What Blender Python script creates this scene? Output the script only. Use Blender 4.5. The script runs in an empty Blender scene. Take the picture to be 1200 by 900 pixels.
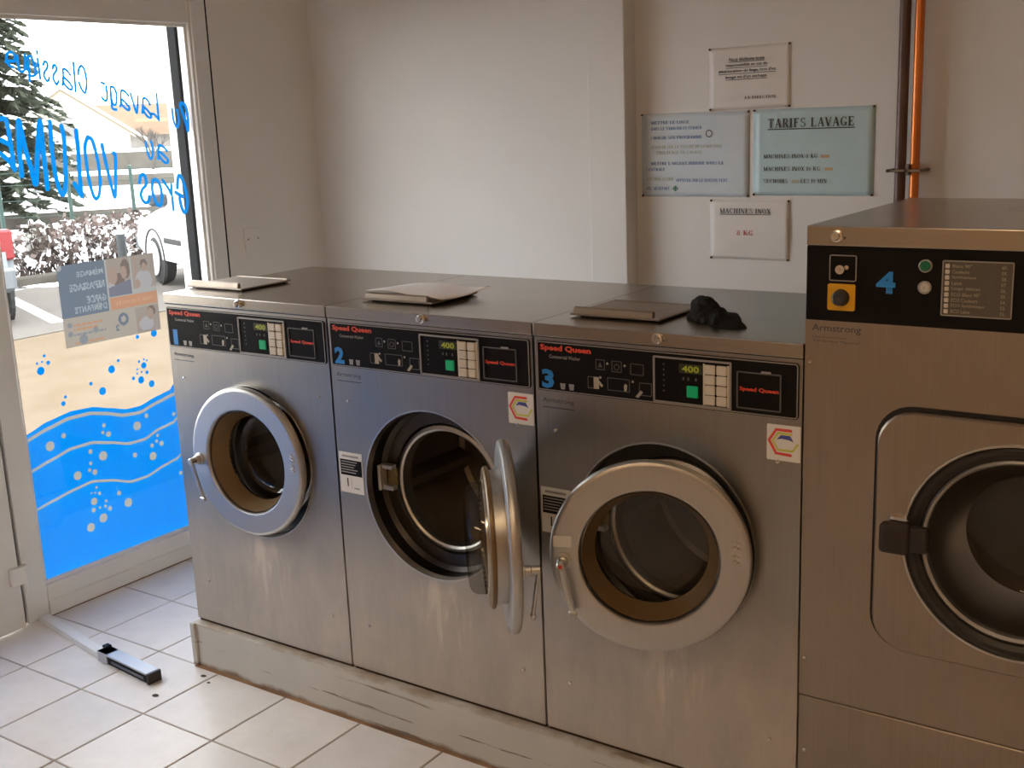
import bpy, bmesh, math, random
import numpy as np
from mathutils import Vector, Matrix, noise
R = math.radians
rnd = random.Random(7)
scene = bpy.context.scene
COL = scene.collection

# ------------------------------------------------------------------ camera, world, light, exposure
cam_d = bpy.data.cameras.new('camera'); cam_d.sensor_width = 36.0; cam_d.lens = 1356.8 / 1200 * 36.0
cam_d.clip_start = 0.05; cam_d.clip_end = 500
cam = bpy.data.objects.new('camera', cam_d); COL.objects.link(cam)
CR, CU, CF = Vector((0.8226, 0.5664, -0.0390)), Vector((-0.0965, 0.2072, 0.9735)), Vector((-0.5594, 0.7978, -0.2250))
CF.normalize(); CR = (CR - CF * CR.dot(CF)).normalized(); CU = CR.cross(CF)
cam.matrix_world = Matrix(((CR.x, CU.x, -CF.x, 2.8345), (CR.y, CU.y, -CF.y, -2.2373), (CR.z, CU.z, -CF.z, 1.6841), (0, 0, 0, 1)))
scene.camera = cam

world = bpy.data.worlds.new('overcast_sky'); scene.world = world; world.use_nodes = True
wb = world.node_tree.nodes['Background']
wb.inputs['Color'].default_value = (0.98, 0.98, 1.0, 1); wb.inputs['Strength'].default_value = 9.5
vs = scene.view_settings
vs.view_transform = 'Standard'; vs.look = 'None'; vs.gamma = 1.0; vs.use_curve_mapping = False
vs.exposure = 0.0
LAMP_POWER = 60.0

# ------------------------------------------------------------------ helpers
MATS = {}
def mat(name, col=(.5, .5, .5), metal=0.0, rough=.5, spec=None, emit=None, estr=1.0, trans=None):
    if name in MATS: return MATS[name]
    m = bpy.data.materials.new(name); m.use_nodes = True
    b = m.node_tree.nodes['Principled BSDF']
    b.inputs['Base Color'].default_value = (*col, 1); b.inputs['Metallic'].default_value = metal
    b.inputs['Roughness'].default_value = rough
    if spec is not None: b.inputs['Specular IOR Level'].default_value = spec
    if emit: b.inputs['Emission Color'].default_value = (*emit, 1); b.inputs['Emission Strength'].default_value = estr
    MATS[name] = m; return m
def nodes(m): return m.node_tree.nodes, m.node_tree.links, m.node_tree.nodes['Principled BSDF']
def N(nt, typ, **kw):
    n = nt.new(typ)
    for k, v in kw.items():
        if k in n.inputs: n.inputs[k].default_value = v
        else: setattr(n, k, v)
    return n
def coords(nt, ln, scale=(1, 1, 1), loc=(0, 0, 0), space='Object'):
    t = nt.new('ShaderNodeTexCoord'); mp = nt.new('ShaderNodeMapping')
    mp.inputs['Scale'].default_value = scale; mp.inputs['Location'].default_value = loc
    ln.new(t.outputs[space], mp.inputs['Vector']); return mp.outputs['Vector']
def mathn(nt, ln, op, a, b=None, clamp=False):
    n = nt.new('ShaderNodeMath'); n.operation = op; n.use_clamp = clamp
    for i, v in enumerate((a, b)):
        if v is None: continue
        if isinstance(v, (int, float)): n.inputs[i].default_value = v
        else: ln.new(v, n.inputs[i])
    return n.outputs[0]
def maprange(nt, ln, v, a, b, c=0.0, d=1.0):
    n = nt.new('ShaderNodeMapRange'); n.clamp = True
    ln.new(v, n.inputs[0])
    for i, x in enumerate((a, b, c, d)): n.inputs[i + 1].default_value = x
    return n.outputs[0]
def mixc(nt, ln, fac, A, B):
    n = nt.new('ShaderNodeMix'); n.data_type = 'RGBA'
    if isinstance(fac, (int, float)): n.inputs[0].default_value = fac
    else: ln.new(fac, n.inputs[0])
    for i, v in ((6, A), (7, B)):
        if isinstance(v, tuple): n.inputs[i].default_value = (*v, 1)
        else: ln.new(v, n.inputs[i])
    return n.outputs[2]
def tex(nt, ln, vec, scale, detail=3, rough=.55, dist=0.0):
    n = nt.new('ShaderNodeTexNoise'); n.inputs['Scale'].default_value = scale
    n.inputs['Detail'].default_value = detail; n.inputs['Roughness'].default_value = rough; n.inputs['Distortion'].default_value = dist
    ln.new(vec, n.inputs['Vector']); return n.outputs['Fac']
def bump(nt, ln, b, h, strength=.2, dist=.002):
    n = nt.new('ShaderNodeBump'); n.inputs['Strength'].default_value = strength; n.inputs['Distance'].default_value = dist
    ln.new(h, n.inputs['Height']); ln.new(n.outputs[0], b.inputs['Normal'])

def mottled(name, c1, c2, scale=6, metal=0, rough=.6, bs=.15, stretch=(1, 1, 1), spec=None, r2=None):
    if name in MATS: return MATS[name]
    m = mat(name, c1, metal, rough, spec); nt, ln, b = nodes(m)
    v = coords(nt, ln, stretch); f = tex(nt, ln, v, scale)
    ff = maprange(nt, ln, f, .3, .7)
    ln.new(mixc(nt, ln, ff, c1, c2), b.inputs['Base Color'])
    if r2 is not None: ln.new(maprange(nt, ln, f, .3, .7, rough, r2), b.inputs['Roughness'])
    if bs: bump(nt, ln, b, tex(nt, ln, v, scale * 12, 2), bs)
    return m
def translucent(name, col, k=.5, rough=.6):
    if name in MATS: return MATS[name]
    m = bpy.data.materials.new(name); m.use_nodes = True; nt, ln = m.node_tree.nodes, m.node_tree.links
    nt.remove(nt['Principled BSDF']); out = nt['Material Output']
    d = N(nt, 'ShaderNodeBsdfDiffuse'); t = N(nt, 'ShaderNodeBsdfTranslucent'); mx = nt.new('ShaderNodeMixShader')
    d.inputs['Color'].default_value = (*col, 1); t.inputs['Color'].default_value = (*col, 1); mx.inputs[0].default_value = k
    ln.new(d.outputs[0], mx.inputs[1]); ln.new(t.outputs[0], mx.inputs[2]); ln.new(mx.outputs[0], out.inputs[0])
    MATS[name] = m; return m
def glass(name, tint=(.97, .99, .98), gloss=.06, rough=.0):
    if name in MATS: return MATS[name]
    m = bpy.data.materials.new(name); m.use_nodes = True; nt, ln = m.node_tree.nodes, m.node_tree.links
    nt.remove(nt['Principled BSDF']); out = nt['Material Output']
    t = N(nt, 'ShaderNodeBsdfTransparent'); g = N(nt, 'ShaderNodeBsdfGlossy'); mx = nt.new('ShaderNodeMixShader')
    t.inputs['Color'].default_value = (*tint, 1); g.inputs['Roughness'].default_value = rough; mx.inputs[0].default_value = gloss
    ln.new(t.outputs[0], mx.inputs[1]); ln.new(g.outputs[0], mx.inputs[2]); ln.new(mx.outputs[0], out.inputs[0])
    MATS[name] = m; return m

class B:
    """collects shapes in one bmesh"""
    def __init__(s): s.bm = bmesh.new()
    def box(s, x0, x1, y0, y1, z0, z1, bev=0.0, seg=1):
        b = bmesh.new()
        bmesh.ops.create_cube(b, size=1)
        for v in b.verts: v.co = Vector(((x0 + x1) / 2 + v.co.x * (x1 - x0), (y0 + y1) / 2 + v.co.y * (y1 - y0), (z0 + z1) / 2 + v.co.z * (z1 - z0)))
        if bev: bmesh.ops.bevel(b, geom=b.edges[:], offset=bev, segments=seg, affect='EDGES', profile=.5)
        s.add(b); return s
    def add(s, b, M=None):
        vm = {}
        for v in b.verts: vm[v] = s.bm.verts.new(M @ v.co if M else v.co)
        for f in b.faces:
            try: s.bm.faces.new([vm[v] for v in f.verts])
            except ValueError: pass
        b.free()
    def poly(s, pts):
        try: s.bm.faces.new([s.bm.verts.new(p) for p in pts])
        except ValueError: pass
        return s
    def lathe(s, prof, c=(0, 0, 0), ax='y', seg=48, close=False):
        rings = []
        for r, h in prof:
            ring = []
            for k in range(seg):
                a = 2 * math.pi * k / seg; p, q = r * math.cos(a), r * math.sin(a)
                co = {'y': (p, h, q), 'z': (p, q, h), 'x': (h, p, q)}[ax]
                ring.append(s.bm.verts.new((c[0] + co[0], c[1] + co[1], c[2] + co[2])))
            rings.append(ring)
        n = len(rings)
        for i in range(n if close else n - 1):
            a, b = rings[i], rings[(i + 1) % n]
            for k in range(seg):
                try: s.bm.faces.new((a[k], a[(k + 1) % seg], b[(k + 1) % seg], b[k]))
                except ValueError: pass
        return s
    def disc(s, r, c, ax='y', seg=32):
        pts = []
        for k in range(seg):
            a = 2 * math.pi * k / seg; p, q = r * math.cos(a), r * math.sin(a)
            co = {'y': (p, 0, q), 'z': (p, q, 0), 'x': (0, p, q)}[ax]
            pts.append((c[0] + co[0], c[1] + co[1], c[2] + co[2]))
        return s.poly(pts)
    def cyl(s, r, a, b, seg=16, r2=None):
        a, b = Vector(a), Vector(b); d = (b - a); q = d.to_track_quat('Z', 'Y').to_matrix().to_4x4(); M = Matrix.Translation(a) @ q
        L = d.length; r2 = r if r2 is None else r2
        t = B(); t.lathe([(r, 0), (r2, L)], ax='z', seg=seg); t.disc(r, (0, 0, 0), 'z', seg); t.disc(r2, (0, 0, L), 'z', seg)
        bmesh.ops.remove_doubles(t.bm, verts=t.bm.verts[:], dist=1e-6)
        s.add(t.bm, M); return s
    def tube(s, path, r, seg=10, cap=True):
        P = [Vector(p) for p in path]; rings = []
        rs = r if isinstance(r, (list, tuple)) else [r] * len(P)
        up = None
        for i, p in enumerate(P):
            d = (P[min(i + 1, len(P) - 1)] - P[max(i - 1, 0)]).normalized()
            if up is None: up = Vector((0, 0, 1)) if abs(d.z) < .9 else Vector((1, 0, 0))
            a = d.cross(up).normalized(); b = a.cross(d).normalized(); up = b
            rings.append([s.bm.verts.new(p + (a * math.cos(2 * math.pi * k / seg) + b * math.sin(2 * math.pi * k / seg)) * rs[i]) for k in range(seg)])
        for i in range(len(rings) - 1):
            for k in range(seg): s.bm.faces.new((rings[i][k], rings[i][(k + 1) % seg], rings[i + 1][(k + 1) % seg], rings[i + 1][k]))
        if cap: s.bm.faces.new(rings[0]); s.bm.faces.new(rings[-1])
        return s
    def prism(s, pts, h0, h1, ax='y'):
        """2D outline extruded along an axis; pts are (x,z) for y, (y,z) for x, (x,y) for z"""
        f = {'y': lambda p, h: (p[0], h, p[1]), 'x': lambda p, h: (h, p[0], p[1]), 'z': lambda p, h: (p[0], p[1], h)}[ax]
        a = [s.bm.verts.new(f(p, h0)) for p in pts]; b = [s.bm.verts.new(f(p, h1)) for p in pts]; n = len(pts)
        s.bm.faces.new(a); s.bm.faces.new(b)
        for k in range(n): s.bm.faces.new((a[k], a[(k + 1) % n], b[(k + 1) % n], b[k]))
        return s
    def ring2(s, outer, inner, h0, h1, ax='y'):
        """two outlines with equal counts: a framed ring with thickness"""
        f = {'y': lambda p, h: (p[0], h, p[1]), 'x': lambda p, h: (h, p[0], p[1]), 'z': lambda p, h: (p[0], p[1], h)}[ax]
        L = [[s.bm.verts.new(f(p, h)) for p in o] for o, h in ((outer, h0), (inner, h0), (inner, h1), (outer, h1))]; n = len(outer)
        for i in range(4):
            for k in range(n): s.bm.faces.new((L[i][k], L[i][(k + 1) % n], L[(i + 1) % 4][(k + 1) % n], L[(i + 1) % 4][k]))
        return s
    def mesh(s, name, m=None, smooth=False, bev=0):
        if bev: bmesh.ops.bevel(s.bm, geom=s.bm.edges[:], offset=bev, segments=1, affect='EDGES')
        bmesh.ops.recalc_face_normals(s.bm, faces=s.bm.faces[:])
        me = bpy.data.meshes.new(name); s.bm.to_mesh(me); s.bm.free()
        if m: me.materials.append(m)
        if smooth:
            for p in me.polygons: p.use_smooth = True
            try: me.set_sharp_from_angle(angle=R(28))
            except Exception: pass
        return me
def rrect(x0, x1, z0, z1, r=.006, seg=4):
    pts = []
    for cx, cz, a0 in ((x1 - r, z1 - r, 0), (x0 + r, z1 - r, 90), (x0 + r, z0 + r, 180), (x1 - r, z0 + r, 270)):
        for k in range(seg + 1): a = R(a0 + 90 * k / seg); pts.append((cx + r * math.cos(a), cz + r * math.sin(a)))
    return pts
def frame_ring(b, x0, x1, z0, z1, w, y0, y1, r=.006, ax='y'):
    return b.ring2(rrect(x0, x1, z0, z1, r), rrect(x0 + w, x1 - w, z0 + w, z1 - w, max(r - w, .0008)), y0, y1, ax)

def obj(name, me, parent=None, loc=(0, 0, 0), rz=0.0, m=None):
    if isinstance(me, B): me = me.mesh(name, m)
    o = bpy.data.objects.new(name, me); COL.objects.link(o); o.location = loc; o.rotation_euler = (0, 0, rz)
    if parent: o.parent = parent
    return o
def empty(name, loc=(0, 0, 0), rz=0.0):
    o = bpy.data.objects.new(name, None); COL.objects.link(o); o.location = loc; o.rotation_euler = (0, 0, rz)
    o.empty_display_size = .05; return o
def tag(o, label, cat, group=None, kind=None):
    o['label'] = label; o['category'] = cat
    if group: o['group'] = group
    if kind: o['kind'] = kind
    return o
def struct(o, label=None):
    o['kind'] = 'structure'
    if label: o['label'] = label
    return o
def copy_tree(o, parent=None):
    c = o.copy(); COL.objects.link(c); c.parent = parent
    for ch in list(o.children): copy_tree(ch, c)
    return c

# text: the built-in font turned into a mesh, fitted to a box; f maps (u, v) to a point
def text_mesh(name, s, f, u0, v0, w, h, m, bold=0.0):
    cu = bpy.data.curves.new(name, 'FONT'); cu.body = s; cu.size = 1; cu.offset = bold; cu.resolution_u = 2
    o = bpy.data.objects.new(name, cu); me = bpy.data.meshes.new_from_object(o)
    bpy.data.objects.remove(o); bpy.data.curves.remove(cu)
    xs = [v.co.x for v in me.vertices]; ys = [v.co.y for v in me.vertices]
    if not xs: return me
    ax, bx, ay, by = min(xs), max(xs), min(ys), max(ys)
    for v in me.vertices: v.co = f(u0 + (v.co.x - ax) / (bx - ax) * w, v0 + (v.co.y - ay) / (by - ay) * h)
    me.materials.clear(); me.materials.append(m); me.name = name; return me
# text: a drawn serif face (capitals and digits) for the printed notices
def serif_polys(ch):
    T, t = .20, .085; P = []
    def rect(x0, y0, x1, y1): P.append([(x0, y0), (x1, y0), (x1, y1), (x0, y1)])
    def srf(x, y, w=.17):
        if y > .5: rect(x - w, y - .05, x + w, y)
        else: rect(x - w, y, x + w, y + .05)
    def stem(x, w=T, top=True, bot=True):
        rect(x - w / 2, 0, x + w / 2, 1)
        if top: srf(x, 1)
        if bot: srf(x, 0)
    def dg(x0, y0, x1, y1, w): P.append([(x0 - w / 2, y0), (x0 + w / 2, y0), (x1 + w / 2, y1), (x1 - w / 2, y1)])
    def arc(cx, cy, a, b, a0, a1, th=.16, tn=.06, n=14):
        pr = None
        for k in range(n + 1):
            g = R(a0 + (a1 - a0) * k / n); c, s_ = math.cos(g), math.sin(g)
            o = (cx + a * c, cy + b * s_); i = (cx + (a - th) * c, cy + (b - tn) * s_)
            if pr: P.append([pr[0], o, i, pr[1]])
            pr = (o, i)
    w = .74
    if ch == 'I': stem(.18); w = .36
    elif ch == '1': stem(.2, top=False); dg(.06, .8, .2, 1, .07); w = .42
    elif ch == 'L': stem(.2); rect(.2, 0, .66, t); rect(.61, 0, .66, .27); w = .7
    elif ch == 'T': stem(.36, top=False); rect(.03, 1 - t, .69, 1); rect(.03, .75, .08, 1); rect(.64, .75, .69, 1)
    elif ch in 'EF':
        stem(.2, bot=ch == 'F'); rect(.03, 1 - t, .64, 1); rect(.59, .76, .64, 1); rect(.2, .48, .5, .48 + t); rect(.46, .38, .5, .64); w = .7
        if ch == 'E': rect(.03, 0, .66, t); rect(.61, 0, .66, .26)
    elif ch == 'A': dg(.09, 0, .37, 1, t); dg(.63, 0, .37, 1, T); rect(.2, .32, .54, .32 + t); srf(.09, 0, .1); srf(.63, 0, .14)
    elif ch == 'V': dg(.37, 0, .11, 1, T); dg(.37, 0, .65, 1, t); srf(.11, 1, .14); srf(.65, 1, .1)
    elif ch == 'X': dg(.62, 0, .12, 1, T); dg(.12, 0, .6, 1, t); [srf(x, y, .12) for x in (.12, .62) for y in (0, 1)]
    elif ch == 'Y': dg(.37, .45, .11, 1, T); dg(.37, .45, .65, 1, t); rect(.29, 0, .45, .48); srf(.37, 0); srf(.11, 1, .13); srf(.65, 1, .1)
    elif ch == 'N': stem(.14, t, False); stem(.66, t, True, False); dg(.62, 0, .14, 1, T); srf(.1, 1, .1); w = .8
    elif ch == 'M': stem(.12, t, False); stem(.82, T); dg(.46, 0, .15, 1, T); dg(.46, 0, .8, 1, t); srf(.1, 1, .1); w = .98
    elif ch == 'H': stem(.2); stem(.66); rect(.2, .47, .66, .47 + t); w = .86
    elif ch == 'K': stem(.2); dg(.3, .4, .62, 1, t); dg(.66, 0, .38, .55, T); srf(.62, 1, .1); srf(.66, 0, .12); w = .8
    elif ch in 'RPB':
        stem(.2); rect(.2, .93, .42, 1); rect(.2, .46, .42, .52); arc(.42, .73, .22, .27, -90, 90, .15, .07)
        if ch == 'R': dg(.66, 0, .42, .48, T); srf(.66, 0, .1)
        if ch == 'B': rect(.2, 0, .44, .06); arc(.44, .25, .24, .25, -90, 90, .15, .07)
    elif ch == 'D': stem(.2); rect(.2, .93, .36, 1); rect(.2, 0, .36, .07); arc(.36, .5, .34, .5, -90, 90)
    elif ch == 'U': stem(.18, bot=False); stem(.64, t, bot=False); arc(.39, .22, .3, .24, 180, 360)
    elif ch in 'CG': arc(.4, .5, .36, .5, 45, 315, .17); rect(.62, .68, .67, .98); w = .74
    elif ch in 'OQ0': arc(.38 if ch != '0' else .28, .5, .36 if ch != '0' else .26, .5, 0, 360, .17 if ch != '0' else .13, .06, 22); w = .76 if ch != '0' else .56
    elif ch == 'S': arc(.33, .74, .26, .26, 40, 270, .12, .07); arc(.33, .27, .28, .27, -140, 90, .13, .07); rect(.5, .74, .55, .97); rect(.06, .03, .11, .28); w = .64
    elif ch == '8': arc(.28, .74, .22, .26, 0, 360, .11); arc(.28, .26, .26, .28, 0, 360, .13); w = .56
    elif ch == '6': arc(.28, .3, .26, .3, 0, 360, .12); arc(.5, .3, .48, .7, 110, 180, .13, .1); w = .56
    elif ch == 'J': rect(.3, .2, .46, 1); srf(.38, 1); arc(.26, .2, .2, .2, 180, 360, .12); w = .56
    elif ch == '.': rect(.06, 0, .2, .14); w = .28
    elif ch == "'": rect(.06, .72, .16, 1); w = .24
    elif ch == ' ': w = .36
    if ch == 'Q': dg(.6, -.15, .4, .15, .12)
    if ch == 'G': rect(.53, .05, .69, .42); rect(.46, .38, .74, .43)
    return P, w
def serif_mesh(name, s, f, u0, v0, w, h, m, underline=False):
    polys = []; x = 0
    for ch in s:
        P, cw = serif_polys(ch)
        polys += [[(x + a, b) for a, b in p] for p in P]; x += cw + .07
    b = B()
    for p in polys: b.poly([f(u0 + a / x * w, v0 + c * h) for a, c in p])
    if underline: b.poly([f(u0, v0 - .24 * h), f(u0 + w, v0 - .24 * h), f(u0 + w, v0 - .12 * h), f(u0, v0 - .12 * h)])
    return b.mesh(name, m)
def filled_mesh(name, outlines, f, m):
    """flat shape with holes: first outline outside, the others cut out"""
    cu = bpy.data.curves.new(name, 'CURVE'); cu.dimensions = '2D'; cu.fill_mode = 'BOTH'
    for o in outlines:
        s = cu.splines.new('POLY'); s.points.add(len(o) - 1); s.use_cyclic_u = True
        for q, c in zip(s.points, o): q.co = (c[0], c[1], 0, 1)
    ob = bpy.data.objects.new(name, cu); me = bpy.data.meshes.new_from_object(ob)
    bpy.data.objects.remove(ob); bpy.data.curves.remove(cu)
    for v in me.vertices: v.co = f(v.co.x, v.co.y)
    me.materials.clear(); me.materials.append(m); me.name = name; return me
def brush_letter(name, strokes, w, f, m, h=.0011):
    """brush strokes of one letter merged into a single layer of thin rows"""
    A = []
    for s in strokes:
        P = [Vector(q) for q in s]; Q = []
        for i in range(len(P) - 1):
            p0, p1, p2, p3 = P[max(i - 1, 0)], P[i], P[i + 1], P[min(i + 2, len(P) - 1)]
            for k in range(5):
                t = k / 5; Q.append(.5 * ((2 * p1) + (p2 - p0) * t + (2 * p0 - 5 * p1 + 4 * p2 - p3) * t * t + (3 * p1 - p0 - 3 * p2 + p3) * t ** 3))
        Q.append(P[-1]); A += [(a.x, a.y, c.x, c.y) for a, c in zip(Q, Q[1:])]
    A = np.array(A); lo = np.minimum(A[:, :2], A[:, 2:]).min(0) - w; hi = np.maximum(A[:, :2], A[:, 2:]).max(0) + w; st = .0005
    us = np.arange(lo[0], hi[0], st); d = A[:, 2:] - A[:, :2]; L2 = np.maximum((d ** 2).sum(1), 1e-12); b = B()
    for v in np.arange(lo[1], hi[1], h):
        rx = us[:, None] - A[None, :, 0]; ry = v + h / 2 - A[None, :, 1]; t = np.clip((rx * d[None, :, 0] + ry * d[None, :, 1]) / L2, 0, 1)
        ins = (((rx - t * d[:, 0]) ** 2 + (ry - t * d[:, 1]) ** 2).min(1) < (w / 2) ** 2).astype(int); e = np.diff(np.concatenate(([0], ins, [0])))
        for a, c in zip(np.where(e == 1)[0], np.where(e == -1)[0]): u0, u1 = us[a] - st / 2, us[c - 1] + st / 2; b.poly([f(u0, v), f(u1, v), f(u1, v + h), f(u0, v + h)])
    return b.mesh(name, m)
def stroke(b, pts, w, f, smooth=4):
    """a brush stroke along a polyline, rounded ends, drawn through f(u,v)"""
    P = [Vector((p[0], p[1])) for p in pts]
    if len(P) > 2 and smooth:
        Q = []
        for i in range(len(P) - 1):
            p0, p1, p2, p3 = P[max(i - 1, 0)], P[i], P[i + 1], P[min(i + 2, len(P) - 1)]
            for k in range(smooth):
                t = k / smooth
                Q.append(.5 * ((2 * p1) + (p2 - p0) * t + (2 * p0 - 5 * p1 + 4 * p2 - p3) * t * t + (3 * p1 - p0 - 3 * p2 + p3) * t ** 3))
        P = Q + [P[-1]]
    n = len(P); ds = [(P[min(i + 1, n - 1)] - P[max(i - 1, 0)]).normalized() for i in range(n)]
    ends = []
    l, r_ = [], []
    for p, d in zip(P, ds): nn = Vector((-d.y, d.x)) * w / 2; l.append(p + nn); r_.append(p - nn)
    d0, d1 = ds[0] * w * .4, ds[-1] * w * .4
    def cap(p, d, nn): return [p + nn * .9 + d * .0, p + nn * .55 + d, p - nn * .55 + d, p - nn * .9]
    for i in range(n - 1): b.poly([f(*l[i]), f(*l[i + 1]), f(*r_[i + 1]), f(*r_[i])])
    b.poly([f(*q) for q in cap(P[0], -d0, l[0] - P[0])]); b.poly([f(*q) for q in cap(P[-1], d1, l[-1] - P[-1])])
    return b
# ------------------------------------------------------------------ materials
WALL = mottled('painted_plaster', (.77, .745, .715), (.80, .775, .745), 3, 0, .75, .08)
WALL_L = mottled('painted_plaster_side', (.80, .77, .72), (.83, .80, .75), 3, 0, .75, .08)
WALL_B = mottled('tan_wall_paint', (.66, .49, .33), (.70, .53, .36), 3, 0, .75, .08)
CEIL = mottled('ceiling_paint', (.78, .77, .74), (.80, .79, .76), 4, 0, .85, .05)
GROUT = mottled('tile_grout', (.33, .28, .235), (.42, .36, .30), 14, 0, .9, .2)
FRAME = mottled('lacquered_frame', (.78, .77, .74), (.82, .81, .78), 5, 0, .38, 0)
DARKGAP = mat('dark_gap', (.012, .010, .009), 0, .8)
BLACK = mat('black_plastic', (.010, .009, .0095), 0, .35, .10)
CHROME = mat('chrome', (.75, .74, .72), 1, .18)
PIN = mat('pin_head', (.10, .07, .05), .6, .35)
SHADE = mat('brown_gap_shade', (.10, .075, .06), 0, .8)  # shade of the gap beside the entrance door, put into a brown
def tile_material():
    m = mat('floor_tile_glaze', (.7, .65, .6), 0, .34); nt, ln, b = nodes(m)
    oi = nt.new('ShaderNodeObjectInfo'); v = coords(nt, ln, (1, 1, 1))
    add = nt.new('ShaderNodeVectorMath'); add.operation = 'ADD'; ln.new(v, add.inputs[0])
    cm = nt.new('ShaderNodeCombineXYZ'); ln.new(mathn(nt, ln, 'MULTIPLY', oi.outputs['Random'], 37.0), cm.inputs[0]); ln.new(cm.outputs[0], add.inputs[1])
    f = tex(nt, ln, add.outputs[0], 9, 5, .6); c = mixc(nt, ln, maprange(nt, ln, f, .3, .7), (.71, .67, .635), (.79, .755, .725))
    g = tex(nt, ln, add.outputs[0], 34, 3, .6); c = mixc(nt, ln, maprange(nt, ln, g, .56, .8, 0, .35), c, (.64, .57, .51))
    hs = nt.new('ShaderNodeHueSaturation'); ln.new(c, hs.inputs['Color']); ln.new(maprange(nt, ln, oi.outputs['Random'], 0, 1, .93, 1.05), hs.inputs['Value'])
    ln.new(hs.outputs[0], b.inputs['Base Color']); ln.new(maprange(nt, ln, f, .3, .7, .28, .42), b.inputs['Roughness']); bump(nt, ln, b, g, .06, .001)
    return m
TILE = tile_material()
def steel(name, c1, c2, rough, stains_and_bounce=False, grain='z', aniso=0.0, patch=.22):
    m = mat(name, c1, 1, rough); nt, ln, b = nodes(m)
    st = {'z': (90, 90, 1.2), 'x': (1.2, 90, 90)}[grain]
    f = tex(nt, ln, coords(nt, ln, st), 3, 4, .6); big = tex(nt, ln, coords(nt, ln), 4.5, 4, .6, .4)
    c = mixc(nt, ln, maprange(nt, ln, f, .25, .75), c1, c2)
    c = mixc(nt, ln, maprange(nt, ln, big, .45, .75, 0, patch), c, tuple(x * .72 for x in c1))
    rr = maprange(nt, ln, big, .3, .7, rough * (1 - patch * .6), rough * (1 + patch * .8))
    if stains_and_bounce:
        sx = nt.new('ShaderNodeSeparateXYZ'); tc = nt.new('ShaderNodeTexCoord'); ln.new(tc.outputs['Object'], sx.inputs[0])
        dx = mathn(nt, ln, 'ABSOLUTE', mathn(nt, ln, 'SUBTRACT', sx.outputs[0], .36))
        mk = mathn(nt, ln, 'MULTIPLY', maprange(nt, ln, dx, .05, .17, 1, 0), maprange(nt, ln, sx.outputs[2], .53, .46, 0, 1))
        mk = mathn(nt, ln, 'MULTIPLY', mk, maprange(nt, ln, sx.outputs[2], .18, .33, .15, 1))
        sn = tex(nt, ln, coords(nt, ln, (1, 1, .16)), 26, 4, .65, .6); mk = mathn(nt, ln, 'MULTIPLY', mk, maprange(nt, ln, sn, .36, .62, 0, 1.0))
        low = mathn(nt, ln, 'MULTIPLY', maprange(nt, ln, sx.outputs[2], .66, .38, 0, 1), maprange(nt, ln, tex(nt, ln, coords(nt, ln, (1, 1, .4)), 11, 5, .68), .28, .74, .34, .85))  # broad tan ramp paints in brighter floor reflection, besides the dried streaks
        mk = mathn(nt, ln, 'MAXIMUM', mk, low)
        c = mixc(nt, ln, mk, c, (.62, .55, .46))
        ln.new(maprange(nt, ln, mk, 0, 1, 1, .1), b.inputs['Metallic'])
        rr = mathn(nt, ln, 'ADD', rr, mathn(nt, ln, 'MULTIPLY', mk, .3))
    ln.new(c, b.inputs['Base Color']); ln.new(rr, b.inputs['Roughness'])
    bump(nt, ln, b, f, .04, .0006)
    return m
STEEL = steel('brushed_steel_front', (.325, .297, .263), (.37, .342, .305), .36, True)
STEEL_TOP = steel('brushed_steel_lid', (.43, .39, .335), (.48, .435, .38), .25, False, 'x', 0, .12)
STEEL4 = steel('brushed_steel_large', (.34, .285, .23), (.385, .325, .265), .38)
RINGST = steel('spun_steel_ring', (.52, .51, .495), (.56, .55, .53), .38, False, 'z', .0, .06)
RUST = mottled('rusty_seam', (.13, .065, .03), (.30, .17, .08), 20, 0, .9, .3, (.3, 1, 1))

# ------------------------------------------------------------------ room shell
XW = -.777; YB = 1.51; YR = 1.58; ZC = 2.62; XR = 4.0; YF = -3.4; XO = -1.06
floor = struct(obj('floor', B().box(XO, XR + .1, YF - .1, YR + .1, -.12, -.004), m=GROUT), 'tan grout bed under pale square floor tiles')
tile_me = B().box(-.1472, .1472, -.1472, .1472, -.008, 0, .0018).mesh('tile', TILE)
for i in range(-2, 14):
    for j in range(-11, 7):
        cx, cy = -.197 + .3 * i + .15, -.316 + .3 * j + .15
        if j >= 1 and cx > 0.0: continue
        if cy > YB or cx > XR - .1 or cy < YF + .1: continue
        o = obj('tile', tile_me, floor, (cx, cy, 0))
struct(obj('ceiling', B().box(XO, XR + .1, YF - .1, YR + .1, ZC, ZC + .1), m=CEIL))
wl = struct(obj('wall_left', B().box(XO, XW, .955, YR + .1, -.1, ZC), m=WALL_L), 'grey-white side wall between window frame and room corner')
b = B().box(XO, XW, YF, .955, 2.24, ZC); b.box(XO, XW, YF, -2.42, -.1, 2.24); b.box(XO, XW, -2.42, -1.12, .80, 2.24)  # unseen solid infill above the low window is added to hold back daylight
obj('lintel_and_light_block', b, wl, m=WALL_L)
struct(obj('wall_back', B().box(XW, .62, YB, YB + .17, -.1, ZC), m=WALL), 'plain off-white wall behind the washing machines')
struct(obj('trim_1', B().box(.603, .756, YB - .013, YB + .17, -.1, ZC, .003), m=WALL), 'shallow white pilaster beside the notices')
struct(obj('wall_back_right', B().box(.756, XR, YR, YR + .1, -.1, ZC), m=WALL), 'off-white wall carrying the pinned notices')
struct(obj('wall_right', B().box(XR, XR + .1, YF, YR, -.1, ZC), m=WALL_B))
struct(obj('wall_front', B().box(XO, XR + .1, YF - .1, YF, -.1, ZC), m=WALL_B))

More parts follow.
